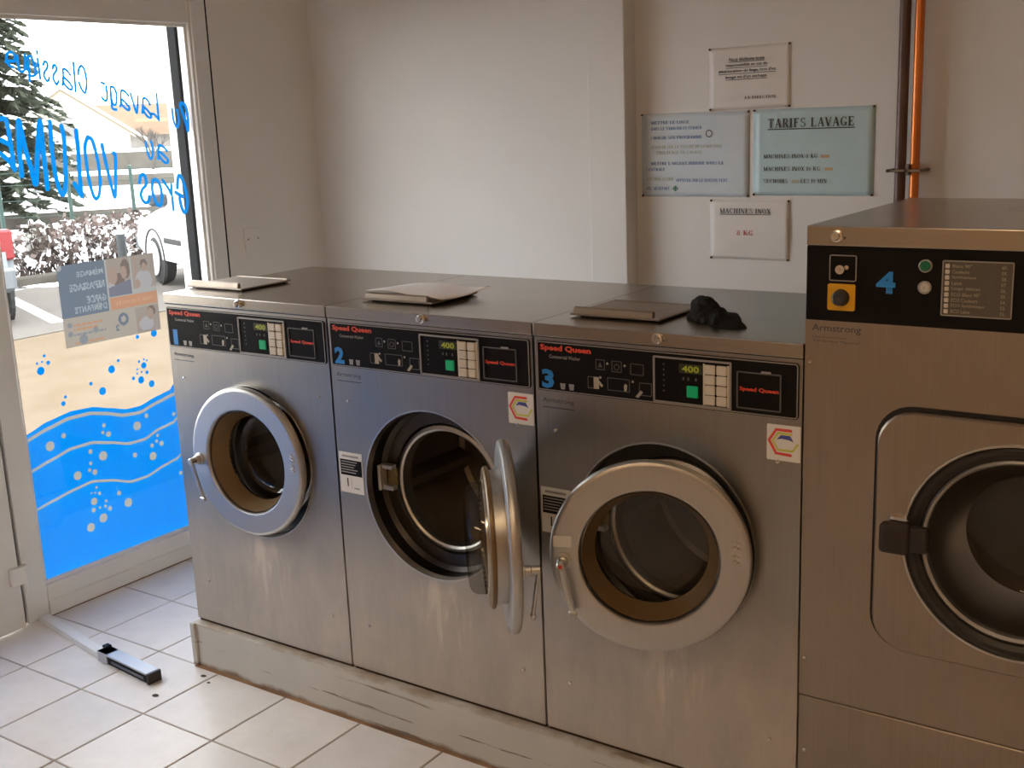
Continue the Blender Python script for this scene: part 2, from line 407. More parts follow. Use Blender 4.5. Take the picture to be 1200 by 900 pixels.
# ------------------------------------------------------------------ shop window, entrance door
XG = -.806
GLASS = glass('window_glass', (.97, .985, .98), .03)
BLUE = translucent('blue_film', (0.000, 0.098, 0.335), .62)
BLUEPAINT = translucent('blue_paint', (0.000, 0.118, 0.372), .55)
FROST = translucent('frosted_film', (.17, .163, .15), .55)
def yz(y, z): return (XG - .0042, y, z)
def glazed_unit(name, y0, y1, z0, z1, sl, sr, rb, rt, x0=-.842, x1=XW, kind='structure'):
    """frame of two stiles and two rails, beads and a pane; y0..y1 outer size"""
    t = empty(name, ((x0 + x1) / 2, (y0 + y1) / 2, z0)); t['kind'] = kind
    off = (-t.location.x, -t.location.y, -t.location.z)
    for a, c in ((y0, y0 + sl), (y1 - sr, y1)):
        obj('stile', B().box(x0, x1, a, c, z0, z1, .003), t, off, m=FRAME)
    obj('rail', B().box(x0, x1 - .001, y0 + sl, y1 - sr, z0, z0 + rb, .003), t, off, m=FRAME)
    obj('rail', B().box(x0, x1 - .001, y0 + sl, y1 - sr, z1 - rt, z1, .003), t, off, m=FRAME)
    g0, g1, h0, h1 = y0 + sl, y1 - sr, z0 + rb, z1 - rt
    bd = obj('glazing_bead', frame_ring(B(), g0, g1, h0, h1, .012, XG + .004, XG + .016, .001, 'x'), t, off, m=FRAME)
    p = obj('pane', B().box(XG - .003, XG + .003, g0, g1, h0, h1), t, off, m=GLASS)
    return t, p, off
SILL_Z = .118
win, pane, woff = glazed_unit('window_1', -.115, .953, .004, 2.17, .085, .092, SILL_Z - .004, .094)
win['label'] = 'fixed shop window with blue wave film and mirrored hand lettering'
obj('rail_ledge', B().box(XW - .001, XW + .006, -.03, .861, .004, .058, .002), win, woff, m=FRAME)
obj('stile_ridge', B().box(XW - .002, XW + .006, .873, .90, .06, 2.16, .003), win, woff, m=FRAME)
obj('transom_strip', B().box(-.842, XW + .003, -.115, .953, 2.17, 2.24, .003), win, woff, m=FRAME)
obj('wall_joint', B().box(XW - .01, XW + .001, .9535, .957, 0, 2.2), win, woff, m=DARKGAP)
obj('floor_joint', B().box(XW - .01, XW + .004, -.03, .95, 0, .0045), win, woff, m=RUST)
LETTERS = [('C', 0.0052, [[(0.3772, 1.8877), (0.3816, 1.9055), (0.3929, 1.9169), (0.4032, 1.9074), (0.4076, 1.8831), (0.4067, 1.857), (0.4002, 1.8309), (0.3934, 1.8244), (0.3836, 1.8375), (0.376, 1.8602)]]), ('l', 0.0048, [[(0.3629, 1.9278), (0.3611, 1.8828), (0.3585, 1.8295)]]), ('a', 0.0063, [[(0.3082, 1.8506), (0.3161, 1.8794), (0.3186, 1.9049), (0.3314, 1.9019), (0.3443, 1.8859)], [(0.3168, 1.8794), (0.3368, 1.8602), (0.346, 1.8441), (0.341, 1.8361), (0.3267, 1.8426), (0.3141, 1.8602), (0.3129, 1.873)]]), ('s', 0.0059, [[(0.2779, 1.9077), (0.2832, 1.9188), (0.2919, 1.9142), (0.2919, 1.9015), (0.2807, 1.8887), (0.2752, 1.876), (0.2803, 1.8602), (0.2868, 1.8538), (0.2952, 1.865)]]), ('s', 0.0057, [[(0.2427, 1.9183), (0.2498, 1.9294), (0.2583, 1.9248), (0.258, 1.9106), (0.2447, 1.8948), (0.241, 1.8822), (0.2479, 1.8665), (0.2553, 1.8665), (0.2604, 1.876)]]), ('i', 0.0061, [[(0.2238, 1.9383), (0.2247, 1.9072), (0.2251, 1.8727)], [(0.2249, 1.9632), (0.2256, 1.9555)]]), ('q', 0.0086, [[(0.2093, 1.9132), (0.2026, 1.9411), (0.1912, 1.944), (0.1833, 1.9191), (0.1858, 1.8881), (0.1956, 1.8813), (0.2105, 1.8898), (0.2111, 1.9257)], [(0.1869, 1.9439), (0.1859, 1.9005), (0.1831, 1.8648)]]), ('u', 0.0093, [[(0.1779, 1.9499), (0.1763, 1.9252), (0.1691, 1.9004), (0.1579, 1.8966), (0.1488, 1.9064), (0.1484, 1.9463)]]), ('e', 0.009, [[(0.1039, 1.9272), (0.1179, 1.929), (0.1374, 1.9308), (0.1384, 1.9492), (0.1258, 1.9581), (0.1127, 1.9517), (0.1082, 1.9334), (0.1159, 1.9152), (0.1291, 1.9108)]]), ('L', 0.0095, [[(0.7087, 1.819), (0.7062, 1.7739), (0.7061, 1.7234)], [(0.7061, 1.7234), (0.6888, 1.7429), (0.674, 1.7467)]]), ('a', 0.0074, [[(0.6721, 1.7814), (0.6614, 1.7987), (0.6446, 1.8023), (0.6388, 1.7749), (0.6334, 1.751)], [(0.6409, 1.7749), (0.6602, 1.7574), (0.6726, 1.7363), (0.6613, 1.7331), (0.6441, 1.7508), (0.64, 1.7681)]]), ('v', 0.0063, [[(0.6222, 1.8111), (0.6153, 1.7753), (0.6078, 1.7515), (0.5992, 1.7824), (0.5897, 1.8215)]]), ('a', 0.0057, [[(0.5802, 1.8131), (0.5674, 1.8267), (0.5515, 1.8319), (0.5438, 1.8), (0.5397, 1.7764)], [(0.5455, 1.8033), (0.566, 1.7862), (0.5784, 1.7691), (0.5712, 1.7624), (0.5521, 1.7763), (0.5441, 1.7932)]]), ('g', 0.0054, [[(0.5061, 1.8454), (0.5181, 1.8437), (0.5276, 1.8236), (0.5242, 1.7901), (0.5116, 1.7819), (0.5044, 1.8037), (0.5058, 1.8437), (0.5019, 1.8004), (0.5038, 1.7703), (0.5194, 1.7643)]]), ('e', 0.0061, [[(0.4696, 1.8597), (0.4804, 1.8564)], [(0.4872, 1.8471), (0.4878, 1.8222), (0.4861, 1.8039), (0.4768, 1.7957), (0.4644, 1.8075)]]), ('u', 0.0095, [[(0.7739, 1.7623), (0.7752, 1.7199), (0.7876, 1.6929), (0.7988, 1.7086), (0.8002, 1.7371), (0.7961, 1.7584)]]), ('D', 0.0139, [[(0.8389, 1.6788), (0.8319, 1.7149), (0.8222, 1.7473), (0.8147, 1.7776), (0.829, 1.782), (0.8411, 1.7683), (0.8453, 1.7289), (0.8416, 1.6824)]]), ('u', 0.0095, [[(0.6341, 1.6437), (0.6364, 1.6122), (0.6476, 1.5819), (0.6601, 1.5936), (0.6617, 1.6216), (0.6603, 1.6444)]]), ('a', 0.0098, [[(0.6846, 1.5783), (0.6883, 1.6063), (0.6936, 1.629), (0.7128, 1.6229), (0.7288, 1.608)], [(0.6888, 1.6098), (0.7171, 1.5873), (0.7284, 1.5707), (0.7205, 1.5622), (0.7019, 1.5738), (0.6878, 1.5958)]]), ('s', 0.0135, [[(0.5861, 1.4961), (0.5936, 1.5201), (0.6074, 1.5263), (0.6163, 1.5117), (0.6152, 1.4871), (0.5956, 1.4709), (0.5864, 1.4505), (0.5943, 1.4287), (0.6084, 1.4205), (0.6207, 1.4301), (0.6243, 1.4405)]]), ('o', 0.0139, [[(0.6475, 1.4991), (0.6614, 1.5035), (0.6769, 1.4864), (0.6833, 1.4503), (0.6759, 1.4114), (0.6619, 1.4072), (0.6474, 1.4316), (0.6411, 1.4676), (0.6462, 1.4956)]]), ('r', 0.0123, [[(0.694, 1.4978), (0.7151, 1.4695), (0.7258, 1.4471)], [(0.7323, 1.4791), (0.7302, 1.4287), (0.7311, 1.3832)]]), ('G', 0.0143, [[(0.7603, 1.4663), (0.7668, 1.4984), (0.7756, 1.5123), (0.7893, 1.4933), (0.7985, 1.4562), (0.8021, 1.412), (0.7928, 1.3761), (0.7803, 1.3698), (0.7697, 1.3964), (0.7666, 1.4258)], [(0.7489, 1.449), (0.7703, 1.4365), (0.7834, 1.43)]]), ('V', 0.0143, [[(0.4412, 1.6413), (0.4517, 1.5563), (0.4702, 1.4524), (0.4847, 1.5339), (0.4929, 1.6017), (0.4858, 1.6106)]]), ('O', 0.0138, [[(0.3856, 1.6718), (0.3689, 1.6376), (0.3674, 1.5712), (0.3718, 1.5039), (0.385, 1.4556), (0.4018, 1.4611), (0.4135, 1.501), (0.4169, 1.5684), (0.4094, 1.6292), (0.4002, 1.6629), (0.3834, 1.6702)]]), ('L', 0.0176, [[(0.3408, 1.6947), (0.3394, 1.6224), (0.3335, 1.5399), (0.3311, 1.4733)], [(0.3304, 1.4683), (0.3192, 1.4942), (0.3081, 1.5116)]]), ('U', 0.017, [[(0.2834, 1.7127), (0.288, 1.6736), (0.2824, 1.5923), (0.2714, 1.5108), (0.2592, 1.4787), (0.246, 1.4929), (0.2365, 1.5524), (0.2353, 1.6272), (0.2405, 1.7267)]]), ('M', 0.0185, [[(0.1986, 1.5028), (0.2002, 1.5644), (0.2009, 1.6448), (0.2025, 1.7309), (0.1785, 1.6298), (0.1565, 1.522), (0.1454, 1.5772), (0.1324, 1.6477), (0.1224, 1.736), (0.1106, 1.6329), (0.1078, 1.5539)]]), ('E', 0.0165, [[(0.0842, 1.5744), (0.0815, 1.6499), (0.0769, 1.7356), (0.052, 1.7424)], [(0.0806, 1.6562), (0.0485, 1.6731)], [(0.0842, 1.5744), (0.0645, 1.6069), (0.0402, 1.63)]])]
BUBBLES_BLUE = [(0.081, 0.8775, 0.0148), (0.1139, 0.9006, 0.0074), (0.0706, 0.9063, 0.0046), (0.0907, 0.908, 0.0037), (0.3696, 0.825, 0.0147), (0.4028, 0.8519, 0.0059), (0.5136, 0.8116, 0.0122), (0.4939, 0.83, 0.0051), (0.5246, 0.7823, 0.0071), (0.4941, 0.7584, 0.0142), (0.5406, 0.7339, 0.0133), (0.4603, 0.7717, 0.0071), (0.5006, 0.7882, 0.004), (0.4828, 0.8022, 0.004), (0.4794, 0.7863, 0.004), (0.5166, 0.8338, 0.004), (0.5295, 0.8282, 0.0041), (0.3198, 0.7526, 0.0147), (0.2747, 0.7904, 0.0068), (0.1523, 0.7431, 0.0086), (0.1641, 0.7649, 0.0057), (0.5764, 0.9258, 0.0139), (0.4998, 0.9251, 0.0077), (0.1017, 0.9274, 0.0055)]
BUBBLES_WHITE = [(0.078, 0.6029, 0.018), (0.1367, 0.6274, 0.0096), (0.3077, 0.6242, 0.0079), (0.2995, 0.5987, 0.007), (0.3224, 0.5868, 0.011), (0.4524, 0.5869, 0.0174), (0.4997, 0.6155, 0.0092), (0.6285, 0.5926, 0.0084), (0.2372, 0.5411, 0.0088), (0.2885, 0.5111, 0.0179), (0.4276, 0.4771, 0.0102), (0.5098, 0.4938, 0.0083), (0.5329, 0.505, 0.0072), (0.5554, 0.4907, 0.0105), (0.5409, 0.5266, 0.0062), (0.5092, 0.451, 0.0166), (0.2323, 0.4976, 0.0069), (0.2242, 0.4732, 0.0069), (0.2454, 0.4601, 0.0109), (0.1723, 0.4664, 0.0166), (0.244, 0.4007, 0.005), (0.2356, 0.3824, 0.004), (0.22, 0.386, 0.004), (0.2532, 0.3751, 0.0069), (0.2266, 0.3509, 0.0139), (0.3374, 0.3512, 0.0091), (0.3732, 0.3022, 0.0174), (0.2772, 0.3377, 0.0061), (0.2721, 0.3183, 0.0061), (0.2478, 0.3205, 0.005), (0.2208, 0.3184, 0.009), (0.2903, 0.3043, 0.0091), (0.257, 0.2768, 0.0171), (0.1996, 0.2575, 0.017), (0.6324, 0.3484, 0.0085)]
FTOP = [(-0.0116, 0.6638), (0.0783, 0.6929), (0.178, 0.7085), (0.267, 0.7039), (0.345, 0.6819), (0.4138, 0.6618), (0.4746, 0.6603), (0.5523, 0.6796), (0.638, 0.695)]
L1 = [(-0.0127, 0.6429), (0.0745, 0.6665), (0.1635, 0.6842), (0.2527, 0.6831), (0.3196, 0.6674), (0.3989, 0.6415), (0.4712, 0.6349), (0.5489, 0.6539), (0.6388, 0.6712)]
L2 = [(-0.0106, 0.5308), (0.0682, 0.5503), (0.1584, 0.572), (0.2486, 0.5728), (0.3271, 0.5526), (0.4076, 0.5277), (0.4815, 0.5267), (0.5478, 0.5496), (0.6336, 0.5611)]
L3 = [(-0.014, 0.3872), (0.0575, 0.4022), (0.1476, 0.4186), (0.2282, 0.4279), (0.3074, 0.4104), (0.3995, 0.3787), (0.4742, 0.3788), (0.5537, 0.4), (0.6342, 0.4132)]
for ch, w, strokes in LETTERS:
    obj('letter', brush_letter('letter', strokes, max(w * 1.02, .0098), yz, BLUEPAINT), pane)
def wave_film(owner, off, y0, y1, zb, shift=0.0, holes=()):
    """blue film with a wavy top, three frosted wave lines and frosted bubbles"""
    def ev(L, y):
        y = (y - shift)
        per = .46
        lo, hi = L[0][0], L[-1][0]
        while y > hi: y -= per
        while y < lo: y += per
        for a, c in zip(L, L[1:]):
            if a[0] <= y <= c[0]: t = (y - a[0]) / (c[0] - a[0]); t = t * t * (3 - 2 * t) * .3 + t * .7; return a[1] + (c[1] - a[1]) * t
        return L[-1][1]
    n = 60
    ys = [y0 + (y1 - y0) * k / n for k in range(n + 1)]
    edges = [[(y, zb) for y in ys]]
    for L, w in ((L3, .010), (L2, .011), (L1, .013)):
        c = [(y, ev(L, y)) for y in ys]; edges += [[(y, z - w / 2) for y, z in c], [(y, z + w / 2) for y, z in c]]
    edges.append([(y, ev(FTOP, y)) for y in ys])
    film_ = None
    for k in range(0, 8, 2):
        lo, hi = edges[k], edges[k + 1]; outs = [lo + hi[::-1]]
        def zat(E, y): return E[min(n, max(0, round((y - y0) / (y1 - y0) * n)))][1]
        for y, z, r in holes:
            if y0 + r < y < y1 - r and zat(lo, y) + r * 1.15 < z < zat(hi, y) - r * 1.15: outs.append([(y + r * math.cos(-a * .314), z + r * math.sin(-a * .314)) for a in range(20)])
        o = obj('wave_film', filled_mesh('wave_film', outs, yz, BLUE), film_ or owner, off if film_ is None else (0, 0, 0))
        film_ = film_ or o
        if k: 
            q = B(); lo, hi = edges[k - 1], edges[k]
            for i in range(n): q.poly([yz(*lo[i]), yz(*lo[i + 1]), yz(*hi[i + 1]), yz(*hi[i])])
            obj('wave_line', q.mesh('wave_line', FROST), film_)
    return film_
film = wave_film(win, woff, -.03, .861, SILL_Z, 0.0, BUBBLES_WHITE)
for y, z, r in BUBBLES_WHITE: obj('bubble', B().disc(r, (XG - .0042, y, z), 'x', 20), film, m=FROST)
for y, z, r in BUBBLES_BLUE: obj('bubble', B().disc(r, (XG - .0043, y, z), 'x', 20), pane, m=BLUE)

door, dpane, doff = glazed_unit('door_1', -1.03, -.138, .008, 2.10, .115, .115, .125, .12, -.80, XW + .022)
door['label'] = 'white framed glazed entrance door hinged beside the lettered window'
wave_film(door, doff, -.915, -.253, .133, -.15)
for z in (.135, 1.0, 1.86):
    h = obj('hinge', B().box(XW + .02, XW + .040, -.178, -.124, z + .035, z + .10, .003), door, doff, m=FRAME)
    obj('hinge_knuckle', B().cyl(.0115, (XW + .028, -.124, z), (XW + .028, -.124, z + .10), 14), h, m=FRAME)
b = B().box(XW + .02, XW + .03, -.985, -.945, .95, 1.17, .004); b.tube([(XW + .03, -.965, 1.08), (XW + .07, -.965, 1.08), (XW + .075, -.95, 1.08), (XW + .075, -.85, 1.08)], .009)
obj('door_handle', b, door, doff, m=CHROME)
obj('door_gap', B().box(-.80, XW - .016, -.1385, -.1145, .004, 2.10), win, woff, m=SHADE)
obj('door_post', B().box(-.842, XW, -1.12, -1.034, 0, 2.24, .003), wl, m=FRAME)
win2, pane2, w2off = glazed_unit('window_2', -2.42, -1.12, .004, .80, .07, .07, .114, .06)
win2['label'] = 'low shop window strip with blue wave film beyond the entrance door'
wave_film(win2, w2off, -2.35, -1.19, .118, .1)
obj('door_head', B().box(-.842, XW + .003, -1.034, -.116, 2.104, 2.24, .003), wl, m=FRAME)

# poster and a scrap of tape on the window
def poster():
    y0, y1, z0, z1 = .187, .605, .938, 1.233; x = XG + .0042; W_, H_ = y1 - y0, z1 - z0
    t = empty('window_poster', (x, (y0 + y1) / 2, z0)); off = (-t.location.x, -t.location.y, -t.location.z)
    tag(t, 'printed poster stuck on the window, seen from behind, with blue panel and photos', 'poster')
    C = {'paper': (.145, .130, .112), 'blue': (.060, .072, .090), 'orange': (0.186, 0.102, 0.065), 'white': (.145, .143, .138), 'text': (0.124, 0.140, 0.155), 'skin': (0.136, 0.102, 0.087), 'hair': (0.074, 0.059, 0.053), 'dark': (0.071, 0.074, 0.090), 'shirt': (0.146, 0.140, 0.146), 'room': (0.124, 0.108, 0.096), 'faint': (0.198, 0.124, 0.087), 'grey': (0.093, 0.099, 0.108)}
    names = list(C); mats = [translucent('poster_' + k, C[k], .62) for k in names]
    el = lambda u, v, cu, cv, ru, rv: ((u - cu) / ru) ** 2 + ((v - cv) / rv) ** 2 < 1
    words = []
    def word(s, u0, v0, w, h, col, bold=.03):
        me = text_mesh('printed_word', s, lambda a, c: (a, c, 0), u0, v0, w, h, mats[0], bold); me.calc_loop_triangles()
        words.append((col, [[tuple(me.vertices[i].co)[:2] for i in tr.vertices] for tr in me.loop_triangles], min(u0, u0 + w), max(u0, u0 + w), min(v0, v0 + h), max(v0, v0 + h))); bpy.data.meshes.remove(me)
    for s, u0, u1, v in (('MÉNAGE', .455, .185, .165), ('REPASSAGE', .455, .10, .33), ('GARDE', .455, .255, .50), ("D'ENFANTS", .455, .13, .605)): word(s, u0, v, u1 - u0, -.085, 'text')
    word('O', .665, .86, -.115, -.17, 'blue', .05); word('2', .555, .91, -.04, -.08, 'blue', .05); word('Aide a domicile', .95, .59, -.40, -.055, 'faint', .01)
    def inside(T, u, v):
        (ax, ay), (bx, by), (cx, cy) = T; d1 = (u - bx) * (ay - by) - (ax - bx) * (v - by); d2 = (u - cx) * (by - cy) - (bx - cx) * (v - cy); d3 = (u - ax) * (cy - ay) - (cx - ax) * (v - ay)
        return not ((d1 < 0 or d2 < 0 or d3 < 0) and (d1 > 0 or d2 > 0 or d3 > 0))
    def colour(u, v):
        for col, T, a, b_, c, d in words:
            if a <= u <= b_ and c <= v <= d and any(inside(t_, u, v) for t_ in T): return col
        if el(u, v, .37, .555, .035, .05): return 'grey'
        if v < .635:
            if u < .475: return 'shirt' if el(u, v, .01, .02, .04, .05) else 'blue'
            if u < .49 or (v < .48 and .735 < u < .748) or .468 < v < .485: return 'white'
            if v > .485: return 'orange'
            if u < .735:
                if el(u, v, .665, .19, .034, .08): return 'skin'
                if el(u, v, .685, .15, .05, .12): return 'hair'
                if el(u, v, .545, .21, .05, .11): return 'skin'
                if v > .36 + (u - .49) * -.3: return 'dark'
                if el(u, v, .61, .29, .055, .10): return 'hair'
                return 'shirt' if el(u, v, .55, .36, .06, .09) else 'room'
            if el(u, v, .885, .165, .028, .058): return 'skin'
            if el(u, v, .885, .125, .038, .065): return 'hair'
            if v > .42: return 'white'
            if el(u, v, .80, .36, .03, .06): return 'skin'
            if el(u, v, .87, .33, .09, .13): return 'shirt'
            return 'skin' if .78 < u < .81 and v < .3 else 'room'
        if u > .745 and v > .67:
            if el(u, v, .90, .77, .036, .075): return 'skin'
            if el(u, v, .915, .735, .045, .07): return 'hair'
            if el(u, v, .85, .89, .08, .09): return 'shirt'
            return 'skin' if el(u, v, .79, .86, .035, .08) else 'room'
        for cu, cv, r in ((.06, .73, .024), (.06, .84, .026), (.18, .93, .045), (.31, .84, .028)):
            if el(u, v, cu, cv, r, r * 1.4): return 'grey'
        for a, b_, c in ((.735, .40, 'orange'), (.785, .34, 'orange'), (.85, .42, 'grey'), (.955, .40, 'orange')):
            if a < v < a + .02 and .09 < u < b_ and (int(u * 90) % 5): return c
        return 'paper'
    nu, nv = 108, 78; V = [(x, y0 + W_ * i / nu, z1 - H_ * j / nv) for j in range(nv + 1) for i in range(nu + 1)]
    F = [(j * (nu + 1) + i, j * (nu + 1) + i + 1, (j + 1) * (nu + 1) + i + 1, (j + 1) * (nu + 1) + i) for j in range(nv) for i in range(nu)]
    me = bpy.data.meshes.new('sheet'); me.from_pydata(V, [], F)
    for m in mats: me.materials.append(m)
    for k, pl in enumerate(me.polygons): pl.material_index = names.index(colour((k % nu + .5) / nu, (k // nu + .5) / nv))
    obj('sheet', me, t, off)
poster()
o = obj('tape_square', B().box(XG + .0036, XG + .0044, .081, .172, 1.285, 1.383, .0002), m=glass('clear_tape', (.72, .72, .70), .08, .3))
tag(o, 'square of cloudy clear tape left on the window above the poster', 'tape')

# ------------------------------------------------------------------ outside
WHITEWALL = mottled('outside_render', (.80, .79, .77), (.85, .84, .82), 8, 0, .85, .15)
TAN = mottled('tan_pavement', (.098, .074, .050), (.116, .091, .065), 3, 0, .9, .2, (1, 1, 1), .04)
ASPH = mottled('worn_asphalt', (0.090, 0.082, 0.073), (0.108, 0.099, 0.091), 1.2, 0, .9, .25, spec=.04)
SNOW = mottled('snow', (.86, .87, .88), (.92, .92, .92), 2, 0, .8, .3, spec=.1)
STONE = mottled('grey_stone', (0.053, 0.048, 0.041), (0.074, 0.068, 0.059), 2.5, 0, .9, .4, spec=.04)
GUT = mat('grey_guide_rail', (.010, .0115, .013), 0, .6, .08)
for nm, a, c, z, m in (('pavement', XO, -6.45, -.05, TAN), ('parking_bay', -6.45, -9.8, -.055, ASPH), ('verge', -9.8, -11.7, -.02, SNOW), ('road', -11.7, -15.2, -.05, ASPH), ('snow_field', -15.2, -130, -.06, SNOW)):
    struct(obj(nm, B().box(c, a, -25, 90, -.3, z), m=m))
struct(obj('kerb', B().box(-9.86, -9.72, -25, 60, -.3, .05, .02), m=STONE))
struct(obj('pavement_edge', B().box(-6.5, -6.42, -25, 60, -.3, -.042), m=mat('kerb_stone', (0.062, 0.055, 0.045), 0, .9)))
for x, y in ((-6.97, 4.17), (-6.97, 6.75), (-6.97, 1.6)):
    struct(obj('road_marking', B().poly([(x, y, -.0535), (x + .05, y + .12, -.0535), (x - 2.35, y + 1.05, -.0535), (x - 2.40, y + .93, -.0535)]), m=SNOW))
b = B()
for k in range(14):
    x, y, r = -9.4 + rnd.uniform(-.25, .3), 3.5 + k * .45, rnd.uniform(.12, .3)
    b.poly([(x + r * .8 * math.cos(a), y + r * 1.9 * math.sin(a), -.052) for a in [i * .63 for i in range(10)]])
o = obj('snow_patches', b, m=SNOW); o['kind'] = 'stuff'; tag(o, 'thin patches of snow lying along the kerb', 'snow', kind='stuff')

struct(obj('trim_2', B().box(-.915, -.862, .868, .9545, -.02, 2.24, .004), m=GUT), 'dark grey shutter guide rail outside the window')
k = empty('key_switch', (-.965, .955, 1.205)); tag(k, 'small metal key switch box on the white window reveal', 'key switch')
koff = (.965, -.955, -1.205)
obj('box', B().box(-1.008, -.922, .938, .955, 1.205, 1.285, .006, 2), k, koff, m=mat('galvanised', (.42, .42, .39), .3, .5))
kp = obj('face_plate', B().prism(rrect(-.998, -.932, 1.215, 1.276, .006), .935, .938), k, koff, m=mat('pale_plate', (.62, .61, .57), 0, .5))
obj('keyhole', B().prism([(-.972, 1.232), (-.962, 1.232), (-.959, 1.262), (-.975, 1.262)], .9335, .935), kp, m=DARKGAP)

def hedge():
    t = empty('snowy_hedge', (-10.6, 8.6, -.02)); off = (10.6, -8.6, .02); tag(t, 'low bare brown hedge dusted with snow beyond the parking bay', 'hedge')
    st, lf, sn = B(), B(), B()
    for i in range(210):
        y = rnd.uniform(5.95, 8.3); x = -10.35 + rnd.uniform(-.35, .35) - .25 * max(0, y - 6.6); h = rnd.uniform(.35, .62)
        p = Vector((x, y, -.02)); q = p + Vector((rnd.uniform(-.2, .2), rnd.uniform(-.25, .25), h))
        st.tube([p, p.lerp(q, .5) + Vector((rnd.uniform(-.05, .05), rnd.uniform(-.05, .05), 0)), q], [.012, .008, .004], 4, False)
        for j in range(16):
            c = p.lerp(q, rnd.uniform(.3, 1.05)) + Vector((rnd.uniform(-.14, .14), rnd.uniform(-.14, .14), rnd.uniform(-.05, .05)))
            s = rnd.uniform(.025, .06); a, e = [Vector((rnd.uniform(-1, 1), rnd.uniform(-1, 1), rnd.uniform(-1, 1))).normalized() * s for _ in range(2)]
            (sn if rnd.random() < .36 else lf).poly([c - a, c + e, c + a, c - e])
    for nm, q, m in (('twigs', st, mottled('twig', (0.028, 0.019, 0.015), (0.050, 0.034, 0.028), 9, 0, .9, 0)), ('leaves', lf, mottled('dead_leaf', (0.053, 0.036, 0.030), (0.093, 0.065, 0.056), 5, 0, .8, 0)), ('snow_dusting', sn, SNOW)):
        o = obj(nm, q, t, off, m=m); o['kind'] = 'stuff'
hedge()
o = empty('bollard', (-9.2, 6.72, -.055)); tag(o, 'short grey bollard with a cap of snow in front of the hedge', 'bollard'); oo = (9.2, -6.72, .055)
obj('post', B().lathe([(.001, -.055), (.055, -.055), (.055, .46), (.05, .475), (.001, .475)], (-9.2, 6.72, 0), 'z', 16), o, oo, m=mat('bollard_grey', (.035, .04, .042), 0, .8))
obj('snow_cap', B().lathe([(.056, .475), (.058, .50), (.03, .53), (.001, .535)], (-9.2, 6.72, 0), 'z', 16), o, oo, m=SNOW)

def fence():
    t = empty('green_fence', (-14.6, 9.8, -.05)); off = (14.6, -9.8, .05); tag(t, 'thin green wire fence with slim posts beyond the road', 'fence')
    G = mat('fence_green', (0.012, 0.037, 0.030), .2, .5); pts = [(-16.9, 7.4), (-16.15, 8.2), (-15.35, 9.0), (-14.55, 9.78), (-13.95, 10.6), (-13.3, 11.45)]
    for x, y in pts: obj('post', B().lathe([(.001, -.05), (.035, -.05), (.035, 1.12), (.001, 1.14)], (x, y, 0), 'z', 10), t, off, m=G)
    w = B()
    for z in (.35, .62, .88, 1.08): w.tube([(x, y, z) for x, y in pts], .005, 4)
    obj('wires', w, t, off, m=G)
fence()
def low_wall(nm, lab, A, C, z0, z1, w, snow):
    t = empty(nm, ((A[0] + C[0]) / 2, (A[1] + C[1]) / 2, z0)); off = tuple(-v for v in t.location); tag(t, lab, 'wall')
    d = Vector((C[0] - A[0], C[1] - A[1])).normalized() * w; n = Vector((-d.y, d.x))
    q = [(A[0], A[1]), (C[0], C[1]), (C[0] - n.x, C[1] - n.y), (A[0] - n.x, A[1] - n.y)]
    obj('masonry', B().prism(q, z0, z1, 'z'), t, off, m=STONE); obj('snow_cap', B().prism(q, z1, z1 + snow, 'z'), t, off, m=SNOW)
low_wall('stone_kerb_wall', 'low grey stone wall topped with snow just past the fence', (-19.2, 9.0), (-15.0, 15.6), -.06, .22, .35, .05)
low_wall('terrace_wall', 'long grey terrace wall in front of the gabled house', (-34.5, 20.5), (-24.6, 27.0), -.06, .30, .4, .10)
low_wall('garden_wall', 'upper grey garden wall with a snow ledge below the house', (-37, 24.5), (-28, 31), .30, .95, .4, .12)

